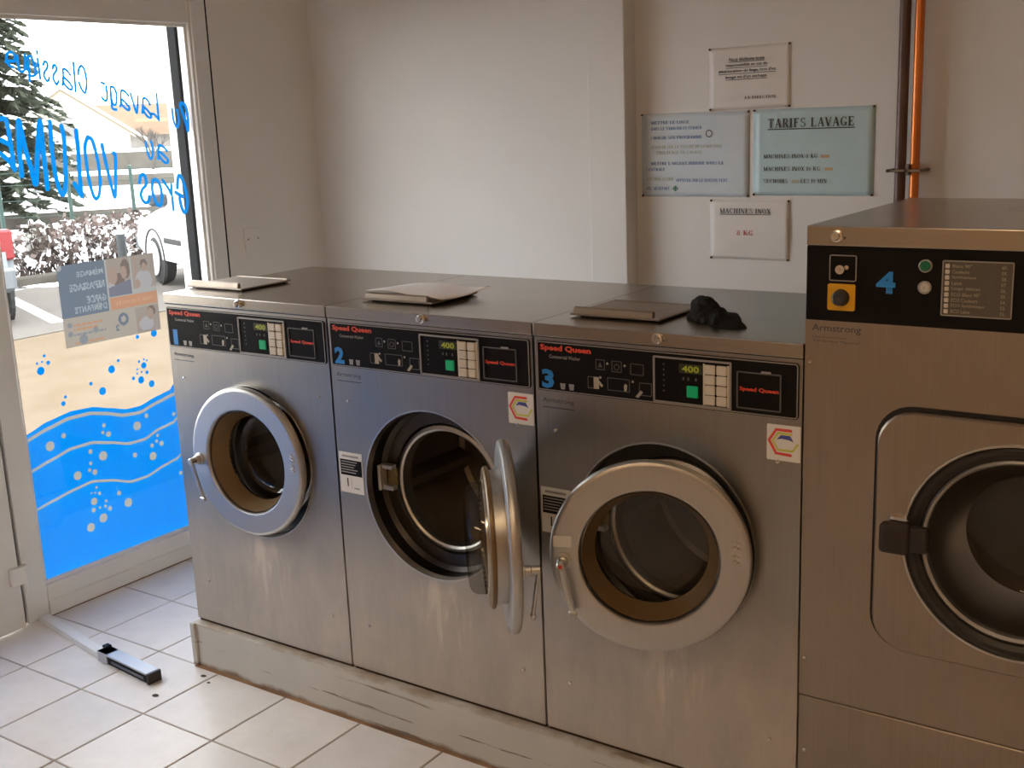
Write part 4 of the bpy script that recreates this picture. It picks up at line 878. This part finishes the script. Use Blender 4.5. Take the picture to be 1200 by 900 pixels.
    obj('lid_hinge', shared('fhinge', lambda: B().cyl(.006, (.05, .303, H + .0065), (.27, .303, H + .0065), 10).mesh('lid_hinge', FLAP, True)), f)
    obj('hopper_rim', shared('frim', lambda: B().box(.060, .264, .120, .300, H - .002, H + .0042).mesh('hopper_rim', DARKST)), f)
    return t
washer(0, '1', 'steel washing machine numbered 1, next to the window, round door shut', R(1.5), False, False, -.052)
washer(1, '2', 'steel washing machine numbered 2 with its round door swung wide open', R(130), True, True, 0)
washer(2, '3', 'steel washing machine numbered 3 with its round door left ajar', R(22), True, True, 0, True)

# plinth
def plinth():
    t = empty('machine_plinth', (1.0, .30, 0)); off = (-1.0, -.30, 0); tag(t, 'chipped grey-white painted plinth under the three numbered washing machines', 'plinth')
    m = mat('scuffed_paint', (.5, .5, .46), 0, .6); nt, ln, bs = nodes(m)
    v = coords(nt, ln, (.35, 1, 9)); a = tex(nt, ln, v, 5, 5, .62, .8); cl = mixc(nt, ln, maprange(nt, ln, tex(nt, ln, coords(nt, ln), 3, 4), .3, .7), (.50, .485, .43), (.58, .56, .50))
    sc = maprange(nt, ln, a, .605, .640, 0, .85); cl = mixc(nt, ln, sc, cl, (.13, .10, .06))
    sx = nt.new('ShaderNodeSeparateXYZ'); tc = nt.new('ShaderNodeTexCoord'); ln.new(tc.outputs['Object'], sx.inputs[0])
    n2 = mathn(nt, ln, 'MULTIPLY', tex(nt, ln, coords(nt, ln, (1, 1, 1)), 9, 4, .6), .05)
    ed = maprange(nt, ln, mathn(nt, ln, 'SUBTRACT', sx.outputs[2], n2), -.006, -.020, 0, .85); cl = mixc(nt, ln, ed, cl, (.20, .11, .05))
    et = maprange(nt, ln, mathn(nt, ln, 'ADD', sx.outputs[2], n2), .166, .182, 0, .75); cl = mixc(nt, ln, et, cl, (.28, .18, .09))
    ln.new(cl, bs.inputs['Base Color']); bump(nt, ln, bs, a, .25, .003)
    obj('board', B().box(-.004, 1.996, -.0215, .60, .004, HB - .001, .002), t, off, m=m)
    obj('batten', B().box(-.008, .012, -.030, -.018, .006, HB - .002, .002), t, off, m=m)
    obj('caulk_line', B().prism([(-.029, 0), (-.02, 0), (-.02, .007), (-.023, .005)], -.006, 1.996, 'x'), t, off, m=RUST)
plinth()

BOWL4 = glass('porthole_glass', (.62, .58, .52), .42, .28)
# the large machine
def big_washer():
    X4, W4, D4, H4 = 1.9985, .86, .70, 1.45
    t = empty('washing_machine', (X4 + W4 / 2, D4 / 2, 0)); off = (-W4 / 2, -D4 / 2, 0)
    tag(t, 'taller steel washing machine numbered 4 with yellow stop switch and squared door', 'washing machine', 'steel washing machines in a row')
    obj('body', body_mesh(W4, D4, .431, H4 - .189, .43, .84, .232, STEEL4, 'body', .0004), t, off)
    obj('lower_panel', B().box(.0004, W4 - .0004, -.001, D4, .0, .428, .002), t, off, m=STEEL4)
    lid = obj('lid', B().box(0, W4, -.003, D4, H4 - .039, H4, .002, 2).mesh('lid', STEEL_TOP), t, off)
    obj('lock', shared('lock', lock_mesh), lid, (.062, -.003, H4 - .019)); obj('lock', shared('lock', lock_mesh), lid, (W4 - .062, -.003, H4 - .019))
    p = obj('control_panel', B().box(.001, W4 - .001, -.003, .30, H4 - .189, H4 - .039, .002), t, off, m=BLACK)
    obj('key_plate', frame_ring(B(), .0485, .103, 1.342, 1.394, .002, -.0048, -.003, .004), p, m=GREY)
    k = obj('key_switch', B().lathe([(.001, -.013), (.009, -.013), (.0105, -.010), (.0105, -.003)], (.072, 0, 1.366), seg=20).box(.066, .0735, -.018, -.012, 1.3645, 1.3675).cyl(.0045, (.084, -.004, 1.370), (.084, -.008, 1.370), 8).mesh('key_switch', CHROME, True), p)
    s = obj('stop_plate', B().prism(rrect(.047, .102, 1.284, 1.337, .004), -.007, -.003), p, m=mat('stop_yellow', (.72, .36, .005), 0, .45))
    obj('stop_button', B().lathe([(.001, -.024), (.011, -.024), (.0150, -.021), (.0150, -.010), (.017, -.007)], (.0745, 0, 1.310), seg=24).mesh('stop_button', mat('dull_black', (.035, .034, .032), 0, .55), True), s)
    obj('machine_number', text_mesh('machine_number', '4', fx(-.0042), .142, 1.322, .037, .043, DIGIT, .045), p)
    for z, m in ((1.379, mat('button_green', (.005, .16, .07), 0, .35)), (1.338, mat('button_white', (.50, .48, .43), 0, .4))):
        q = obj('push_button', B().lathe([(.012, -.003), (.0125, -.009), (.0105, -.010), (.0095, -.008)], (.235, 0, z), seg=24).mesh('push_button', GREY, True), p)
        obj('button_cap', B().lathe([(.001, -.0105), (.008, -.0105), (.0098, -.008)], (.235, 0, z), seg=20).mesh('button_cap', m, True), q)
    pl = obj('programme_plate', B().prism(rrect(.2655, .392, 1.286, 1.391, .003), -.0045, -.003), p, m=mat('plate_bronze', (.115, .10, .078), .3, .5))
    obj('plate_border', frame_ring(B(), .2655, .392, 1.286, 1.391, .0022, -.0062, -.0045, .003), pl, m=GREY)
    CT = mat('plate_text', (.36, .31, .22), 0, .5)
    for i, s_ in enumerate(('Blanc 90°', 'Couleurs', 'Synthétique', 'Laine', 'Linge délicat', 'ECO Blanc 90°', 'ECO Couleurs', 'ECO Synthétique', 'ECO Laine')):
        z = 1.3775 - i * .0107
        obj('button', B().box(.271, .279, -.0068, -.0045, z - .001, z + .007, .001), pl, m=CREAM)
        obj('printed_text', text_mesh('printed_text', s_, fx(-.0048), .2835, z, .0042 * len(s_) - .003, .0068, CT, .012), pl)
        obj('printed_text', text_mesh('printed_text', str(1 + i) + '0', fx(-.0048), .348, z, .011, .0055, FAINT, .01), pl); obj('printed_text', text_mesh('printed_text', '%d.' % (60 - i), fx(-.0048), .371, z, .009, .0065, CT, .01), pl)
    obj('maker_text', text_mesh('maker_text', 'Armstrong', fx(-.0006), .014, 1.235, .100, .018, INK, .012), t, off)
    for z, w in ((1.224, .07), (1.2165, .095)): obj('maker_text', text_mesh('maker_text', 'Equipement Laverie' if w < .09 else 'Tel Service Materiel', fx(-.0006), .016, z, w, .005, INK, 0), t, off)
    # squared door with round porthole
    DX0, DX1, DZ0, DZ1, cx, cz = .157, .703, .588, 1.093, .43, .838
    obj('door_gap', B().ring2(rrect(DX0 - .007, DX1 + .004, DZ0 - .003, DZ1 + .009, .074, 8), rrect(DX0 + .015, DX1 - .015, DZ0 + .015, DZ1 - .015, .060, 8), -.0025, -.0005), t, off, m=DARKGAP)
    def doorplate():
        b = B(); o, inn = [], []; n = 120; rr_ = .070
        for k in range(n):
            a = 2 * math.pi * k / n; c_, s_ = math.cos(a), math.sin(a); lo, hi = 0, .6
            for _ in range(40):
                m_ = (lo + hi) / 2; x, z = cx + m_ * c_, cz + m_ * s_; qx = max(DX0 + rr_ - x, x - DX1 + rr_, 0); qz = max(DZ0 + rr_ - z, z - DZ1 + rr_, 0)
                if math.hypot(qx, qz) <= rr_: lo = m_
                else: hi = m_
            o.append((cx + lo * c_, cz + lo * s_)); inn.append((cx + .217 * c_, cz + .217 * s_))
        mid = [(cx + (x - cx) * .985, cz + (z - cz) * .985) for x, z in o]
        L = [[b.bm.verts.new((p[0], y, p[1])) for p in q] for q, y in ((o, -.001), (o, -.011), (mid, -.016), (inn, -.016), (inn, .02))]
        for i in range(4):
            for k in range(n): b.bm.faces.new((L[i][k], L[i][(k + 1) % n], L[i + 1][(k + 1) % n], L[i + 1][k]))
        return b.mesh('door', STEEL4, True)
    d = obj('door', doorplate(), t, off)
    obj('porthole_rim', B().lathe([(.218, -.015), (.2165, -.020), (.212, -.020), (.209, -.010)], (cx, 0, cz), seg=64).mesh('porthole_rim', RINGST, True), d)
    obj('gasket', B().lathe([(.212, -.012), (.205, -.017), (.196, -.018), (.186, -.012), (.182, .0), (.182, .03)], (cx, 0, cz), seg=64).mesh('gasket', mat('black_rubber', (.018, .014, .012), 0, .42), True), d)
    obj('glass_rim', B().lathe([(.184, -.008), (.179, -.012), (.174, -.006), (.172, .02)], (cx, 0, cz), seg=64).mesh('glass_rim', RINGST, True), d)
    obj('bowl', B().lathe([(.122, .100), (.112, .106), (.09, .109), (.001, .11)], (cx, 0, cz), seg=56).mesh('bowl', BOWL, True), d); obj('bowl_side', B().lathe([(.176, -.006), (.172, .012), (.160, .045), (.140, .080), (.122, .100)], (cx, 0, cz), seg=56).mesh('bowl_side', BOWL4, True), d)
    h = obj('handle', B().box(.178, .238, -.060, -.030, .812, .874, .010, 3).box(.232, .272, -.052, -.026, .818, .872, .010, 3).mesh('handle', mat('brown_plastic', (.022, .014, .012), 0, .5), True), d)
    obj('handle_mount', B().box(.190, .228, -.032, -.014, .822, .880, .004), h, m=CHROME)
    b = B().lathe([(.228, .02), (.215, .03), (.19, .06), (.188, .12), (.27, .125), (.27, .52), (.001, .54)], (cx, 0, cz), seg=56)
    obj('drum', b.mesh('drum', DRUM, True), t, off)
    sm = shared('screw', screw_mesh)
    for x, z in ((.012, .520), (.016, .30), (.012, 1.175)): obj('screw', sm, t, (off[0] + x, off[1] - .0005, off[2] + z))
big_washer()
# ------------------------------------------------------------------ notices on the wall
def notice(name, label, x0, x1, z0, z1, paper, wrinkle=.003, rot=0.0, curl=0.0):
    cx, cz = (x0 + x1) / 2, (z0 + z1) / 2
    t = empty(name, (cx, YR - .001, z0)); t.rotation_euler = (0, rot, 0); tag(t, label, 'notice', 'paper notices pinned to the wall')
    off = (-cx, -YR + .001, -z0); n = 16; b = B(); vs_ = []
    for j in range(n + 1):
        for i in range(n + 1):
            u, v = i / n, j / n; fade = min(1, u * 4, (1 - u) * 4, v * 4, (1 - v) * 4); fade = fade * fade * (3 - 2 * fade)
            y = YR - .0012 - wrinkle * max(0, .5 + noise.noise(Vector((u * 3 + x0 * 9, v * 3, z0 * 7)))) * fade
            if curl: y -= curl * max(0, (u - .7) / .3) ** 2 * math.sin(math.pi * v)
            vs_.append(b.bm.verts.new((x0 + (x1 - x0) * u, y, z0 + (z1 - z0) * v)))
    for j in range(n):
        for i in range(n): k = j * (n + 1) + i; b.bm.faces.new((vs_[k], vs_[k + 1], vs_[k + n + 2], vs_[k + n + 1]))
    s = obj('sheet', b.mesh('sheet', paper, True), t, off)
    md = s.modifiers.new('thickness', 'SOLIDIFY'); md.thickness = .0004
    pm = shared('pin', lambda: B().lathe([(.001, -.009), (.003, -.0085), (.0042, -.006), (.0042, -.003), (.001, -.002)], seg=10).mesh('pin', PIN, True))
    for x, z in ((x0 + .004, z0 + .003), (x1 - .004, z0 + .003), (x0 + .004, z1 - .003), (x1 - .004, z1 - .003)): obj('pin', pm, t, (off[0] + x, off[1] + YR, off[2] + z))
    y = YR - .0022 - wrinkle * 1.25
    return s, fx(y)
WP = mottled('notice_paper', (.76, .715, .675), (.79, .745, .705), 8, 0, .45, .1); BP = mottled('blue_notice_paper', (.50, .66, .70), (.54, .70, .74), 8, 0, .35, .05); PP = mottled('pale_blue_paper', (.62, .69, .75), (.66, .73, .79), 8, 0, .3, .05)
INKK = mat('black_ink', (.05, .05, .055), 0, .6); INKB = mat('blue_ink', (.10, .22, .48), 0, .6); INKR = mat('red_ink', (.50, .06, .05), 0, .6); INKY = mat('faded_yellow_ink', (.50, .50, .40), 0, .6); INKO = mat('faded_orange_ink', (.60, .42, .26), 0, .6)
s, f = notice('paper_notice', 'white sheet with four underlined lines, topmost of the pinned notices', 1.048, 1.344, 1.678, 1.886, WP, .002, R(-.6))
for i, (tx, u, w) in enumerate((('Nous déclinons toute', 1.124, .128), ('responsabilité en cas de', 1.112, .150), ("détérioration du linge, lors d'un", 1.084, .208), ("lavage ou d'un séchage.", 1.110, .152))):
    z = 1.838 - i * .0195; obj('printed_text', text_mesh('printed_text', tx, f, u, z, w, .0125, INKK, .02), s); obj('printed_line', B().poly([f(u, z - .003), f(u + w, z - .003), f(u + w, z - .0012), f(u, z - .0012)]), s, m=INKK)
obj('printed_text', serif_mesh('printed_text', 'LA DIRECTION.', f, 1.180, 1.711, .118, .0095, INKK), s)
s, f = notice('paper_notice', 'pale blue sheet of blue printed instructions beside the pilaster', .779, 1.198, 1.379, 1.673, PP, .002)
for tx, u, z, w, m in (('METTRE LE LINGE', .820, 1.636, .152, INKB), ('DANS LE TAMBOUR ET FERMER', .820, 1.615, .200, INKB), ('CHOISIR SON PROGRAMME', .818, 1.583, .202, INKB), ('APPUYER SUR LA TOUCHE DE LA MACHINE', .818, 1.550, .280, INKY), ('PRELAVAGE OU LAVAGE', .840, 1.530, .18, INKY),
                    ("METTRE L'ARGENT INDIQUE DANS LA", .818, 1.492, .285, INKB), ('CENTRALE', .797, 1.471, .078, INKB), ('AFFICHAGE LE PRIX', .797, 1.437, .11, INKY), ('APPUYER SUR LE BOUTON VERT', .918, 1.432, .200, INKB), ('DEL. AU DEPART', .797, 1.403, .095, INKB)):
    obj('printed_text', serif_mesh('printed_text', tx, f, u, z, w, .0105, m), s)
q = B().lathe([(.0098, f(0, 0)[1]), (.0128, f(0, 0)[1])], (1.047, 0, 1.599), seg=24); obj('printed_ring', q, s, m=INKK)
q = B().lathe([(.006, f(0, 0)[1]), (.0085, f(0, 0)[1])], (.915, 0, 1.408), seg=20); q.box(.9135, .9165, f(0, 0)[1] - .0003, f(0, 0)[1], 1.398, 1.418); q.box(.905, .925, f(0, 0)[1] - .0003, f(0, 0)[1], 1.4065, 1.4095)
obj('printed_ring', q, s, m=mat('green_ink', (.06, .24, .14), 0, .6))
s, f = notice('paper_notice', 'blue-green price sheet with the underlined heading TARIFS LAVAGE', 1.2115, 1.630, 1.385, 1.674, BP, .0015)
obj('printed_text', serif_mesh('printed_text', 'TARIFS LAVAGE', f, 1.264, 1.612, .300, .030, INKK, True), s)
for tx, u, z, w in (('MACHINES INOX 8 KG', 1.251, 1.510, .190), ('MACHINES INOX 16 KG', 1.251, 1.468, .200), ('SECHOIRS', 1.251, 1.427, .088), ('LES 10 MIN', 1.383, 1.427, .092)): obj('printed_text', serif_mesh('printed_text', tx, f, u, z, w, .0135, INKK), s)
for tx, u, z, m in (('.', 1.452, 1.510, INKO), ('.', 1.466, 1.468, INKO), ('.', 1.352, 1.427, INKY)):
    obj('printed_text', B().poly([f(u, z), f(u + .028, z), f(u + .028, z + .010), f(u, z + .010)]), s, m=m)
s, f = notice('paper_notice', 'white sheet headed MACHINES INOX with red 8 KG, lowest of the notices', 1.051, 1.346, 1.161, 1.369, WP, .004, 0, .006)
obj('printed_text', serif_mesh('printed_text', 'MACHINES INOX', f, 1.090, 1.322, .190, .0175, INKK, True), s)
obj('printed_text', serif_mesh('printed_text', '8 KG', f, 1.154, 1.246, .062, .0175, INKR), s)

# pipes
PD_ = mottled('brown_pipe_paint', (.10, .05, .04), (.14, .075, .06), 6, .2, .4, 0); PO_ = mottled('copper_pipe', (.62, .17, .035), (.70, .22, .05), 5, .55, .32, 0)
tag(obj('pipe', B().cyl(.0172, (1.731, YR - .05, .05), (1.727, YR - .05, ZC), 20).mesh('pipe', PD_, True)), 'dark brown vertical pipe on the wall behind machine 4', 'pipe', 'pipes up the wall')
tag(obj('pipe', B().cyl(.0145, (1.776, YR - .048, .05), (1.770, YR - .048, ZC), 20).mesh('pipe', PO_, True)), 'orange copper vertical pipe on the wall behind machine 4', 'pipe', 'pipes up the wall')
k = empty('pipe_clamp', (1.752, YR, 1.47)); koff = (-1.752, -YR, -1.47); tag(k, 'small metal clamp bridging the two vertical pipes', 'clamp')
obj('strap', B().box(1.695, 1.805, YR - .078, YR - .071, 1.466, 1.474, .001), k, koff, m=mat('clamp_steel', (.30, .28, .25), .8, .4))
for x in (1.698, 1.755, 1.803): obj('bolt', B().cyl(.005, (x, YR - .085, 1.470), (x, YR, 1.470), 10), k, koff, m=PIN)
for x in (1.755,): obj('bracket', B().box(x - .005, x + .005, YR - .07, YR, 1.455, 1.49), k, koff, m=MATS['clamp_steel'])

# blank wall plate
p = empty('wall_plate', (XW, 1.09, 1.19)); poff = (-XW, -1.09, -1.19); tag(p, 'blank painted cover plate on the side wall near the corner', 'wall plate')
obj('plate', B().box(XW, XW + .006, 1.045, 1.135, 1.19, 1.28, .002), p, poff, m=WALL_L)
for y in (1.063, 1.117): obj('screw', B().cyl(.004, (XW + .006, y, 1.235), (XW + .0075, y, 1.235), 10), p, poff, m=GREY)

# paper lying on the soap lid of machine 2
def loose_paper():
    t = empty('paper_sheet', (.81, .245, H + .03)); off = (-.81, -.245, -H - .03); tag(t, 'loose white paper sheet lying on the soap lid of machine 2', 'paper')
    C = [(.716, .108), (.965, .120), (1.005, .300), (.722, .330)]; n = 14; b = B(); v = []
    for j in range(n + 1):
        for i in range(n + 1):
            u, w = i / n, j / n
            x = (C[0][0] * (1 - u) + C[1][0] * u) * (1 - w) + (C[3][0] * (1 - u) + C[2][0] * u) * w; y = (C[0][1] * (1 - u) + C[1][1] * u) * (1 - w) + (C[3][1] * (1 - u) + C[2][1] * u) * w
            z = H + .0285 - .010 * w * (1 - u) + .003 * math.sin(u * 4.5 + .4) - .013 * max(0, u - .45) * (1 - w) * 1.6 + .004 * math.sin(u * 9 + w * 5) * u
            v.append(b.bm.verts.new((x, y, z)))
    for j in range(n):
        for i in range(n): k = j * (n + 1) + i; b.bm.faces.new((v[k], v[k + 1], v[k + n + 2], v[k + n + 1]))
    m = mat('faint_print_paper', (.70, .66, .64), 0, .55); nt, ln, bs = nodes(m)
    wv = nt.new('ShaderNodeTexWave'); wv.bands_direction = 'Y'; wv.inputs['Scale'].default_value = 22; wv.inputs['Distortion'].default_value = .4; ln.new(coords(nt, ln, (1, 1, 1)), wv.inputs['Vector'])
    brk = tex(nt, ln, coords(nt, ln, (60, 60, 1)), 2, 2); ln.new(mixc(nt, ln, mathn(nt, ln, 'MULTIPLY', maprange(nt, ln, wv.outputs['Fac'], .6, .8), maprange(nt, ln, brk, .4, .6, 0, .3)), (.93, .88, .87), (.62, .55, .57)), bs.inputs['Base Color'])
    s = obj('sheet', b.mesh('sheet', m, True), t, off); md = s.modifiers.new('thickness', 'SOLIDIFY'); md.thickness = .0005
    obj('folded_corner', B().box(.900, .955, .135, .19, H + .011, H + .0125), t, off, m=PAPERW)
loose_paper()

# black glove
def glove():
    cx, cy = 1.700, .185
    t = empty('black_glove', (cx, cy, H)); tag(t, 'crumpled black fabric glove lying on top of machine 3', 'glove')
    b = B(); nr, na = 14, 64; rings = []
    dirx = Vector((.80, -.60)); diry = Vector((.60, .80))
    for k in range(nr + 1):
        r = k / nr; ring = []
        for a_ in range(na):
            a = 2 * math.pi * a_ / na; c, s_ = math.cos(a), math.sin(a)
            Rr = .058 + .016 * noise.noise(Vector((c * 2, s_ * 2, 3.1))) + .012 * noise.noise(Vector((c * 5, s_ * 5, 1.7)))
            Rr += .085 * max(0, c) ** 6 + .036 * max(0, math.cos(a - 2.5)) ** 4
            u, v = Rr * r * c, Rr * r * s_ * .72
            h = (1 - r ** 2.6) * (.020 + .014 * noise.noise(Vector((u * 30, v * 30, .5))) + .012 * noise.noise(Vector((u * 75, v * 75, 2.5))))
            bulge = .022 * math.exp(-((u + .035) ** 2 + (v - .015) ** 2) / .0009) * (1 - r ** 3)
            z = H + .001 + max(0, h * (1 - .55 * max(0, u / .12)) + bulge) + (.006 if 0 < r < 1 else 0)
            p = dirx * u + diry * v; ring.append(b.bm.verts.new((p.x, p.y, z - H)))
        rings.append(ring)
    for k in range(1, nr):
        for a_ in range(na): n = (a_ + 1) % na; b.bm.faces.new((rings[k][a_], rings[k][n], rings[k + 1][n], rings[k + 1][a_]))
    cv_ = b.bm.verts.new((0, 0, rings[1][0].co.z + .004))
    for a_ in range(na): b.bm.faces.new((rings[1][a_], rings[1][(a_ + 1) % na], cv_))
    for v in rings[0]: b.bm.verts.remove(v)
    m = mottled('black_wool', (.010, .010, .010), (.022, .021, .020), 60, 0, .95, .6, spec=.15)
    obj('palm', b.mesh('palm', m, True), t)
    cf = B().lathe([(.020, -.022), (.024, -.012), (.0235, .0), (.025, .010), (.020, .014), (.016, .004)], (0, 0, 0), 'x', 20).mesh('cuff', m, True)
    for v in cf.vertices: v.co += Vector(noise.noise_vector(v.co * 60)) * .006
    o = obj('cuff', cf, t, (-.040, .050, .022), R(-35))
    for (ux, uy, ang, L) in ((.055, -.020, -38, .060), (.035, -.045, -62, .045)):
        fb = B().tube([(0, 0, .012), (L * .4, .004, .016), (L * .8, .0, .011), (L, -.003, .008)], [.013, .012, .010, .005], 10).mesh('finger', m, True)
        for v in fb.vertices: v.co += Vector(noise.noise_vector(v.co * 50)) * .003
        obj('finger', fb, t, (ux, uy, 0), R(ang))
glove()

# door hold-open bar on the floor
def floor_bar():
    t = empty('floor_bar', (-.40, -.11, 0)); off = (.40, .11, 0); tag(t, 'white bar with grey rail end lying on the tiles at the window foot', 'bar')
    a, c, e = Vector((-.765, -.062)), Vector((-.295, -.146)), Vector((-.035, -.168)); n1 = Vector((.17, 1)).normalized()
    def strip(p, q, w, z0, z1, bm_):
        d = (q - p).normalized(); n = Vector((-d.y, d.x)) * w / 2
        bm_.prism([tuple(p + n), tuple(q + n), tuple(q - n), tuple(p - n)], z0, z1, 'z'); return bm_
    obj('bar', strip(a, c, .034, .0005, .020, B()), t, off, m=mat('white_lacquer', (.80, .80, .78), 0, .35))
    r = obj('rail', strip(Vector((-.315, -.142)), e, .046, .030, .036, strip(Vector((-.315, -.142)), Vector((-.262, -.147)), .046, .001, .036, B())), t, off, m=mat('dull_aluminium', (.50, .51, .52), .7, .4))
    obj('slot', strip(Vector((-.262, -.147)), e, .038, .001, .030, B()), t, off, m=BLACK)
    obj('slide', strip(Vector((-.24, -.170)), e + Vector((-.02, -.020)), .003, .011, .019, B()), t, off, m=mat('slide_grey', (.16, .17, .19), .5, .4))
    obj('end_cap', strip(e, e + Vector((.010, -.001)), .047, .001, .036, B()), t, off, m=mat('cap_brown', (.025, .016, .012), 0, .5))
    obj('clip', strip(Vector((-.322, -.130)), Vector((-.300, -.132)), .02, .036, .043, B()), t, off, m=BLACK)
floor_bar()
for k, (x, y, s, lab) in enumerate(((.075, -.062, .008, 'dark crumb of dirt on the tile beside the plinth corner'), (.045, -.225, .009, 'dark fleck of dirt on the tile in front of the bar end'), (.125, -.085, .005, 'tiny dirt speck on the tile closest to the plinth'))):
    q = B().poly([(s * (1.4 + .4 * noise.noise(Vector((a, k, 0)))) * math.cos(a), s * math.sin(a), .0006) for a in [i * .785 for i in range(8)]]).poly([(s * .8 * math.cos(a), s * .6 * math.sin(a), .003) for a in [i * .785 for i in range(8)]])
    tag(obj('dirt_crumb', q, None, (x, y, .0004), m=mat('dirt', (.10, .09, .08), 0, .9)), lab, 'dirt')

# ceiling lamps of the room (behind and above the camera)
for i, (x, y) in enumerate(((2.5, -1.6), (1.6, -2.8))):
    t = empty('ceiling_lamp', (x, y, ZC)); tag(t, 'long ceiling lamp with frosted cover over the %s' % ('machine fronts' if i == 0 else 'entrance side of the room'), 'lamp', 'ceiling lamps')
    obj('housing', B().box(-.62, .62, -.08, .08, -.03, 0, .005), t, m=mat('lamp_white', (.7, .7, .68), 0, .5))
    obj('diffuser', B().box(-.60, .60, -.065, .065, -.07, -.03, .012, 2), t, m=mat('lamp_diffuser', (.8, .75, .65), 0, .5, emit=(1.0, .69, .40), estr=LAMP_POWER / 4))
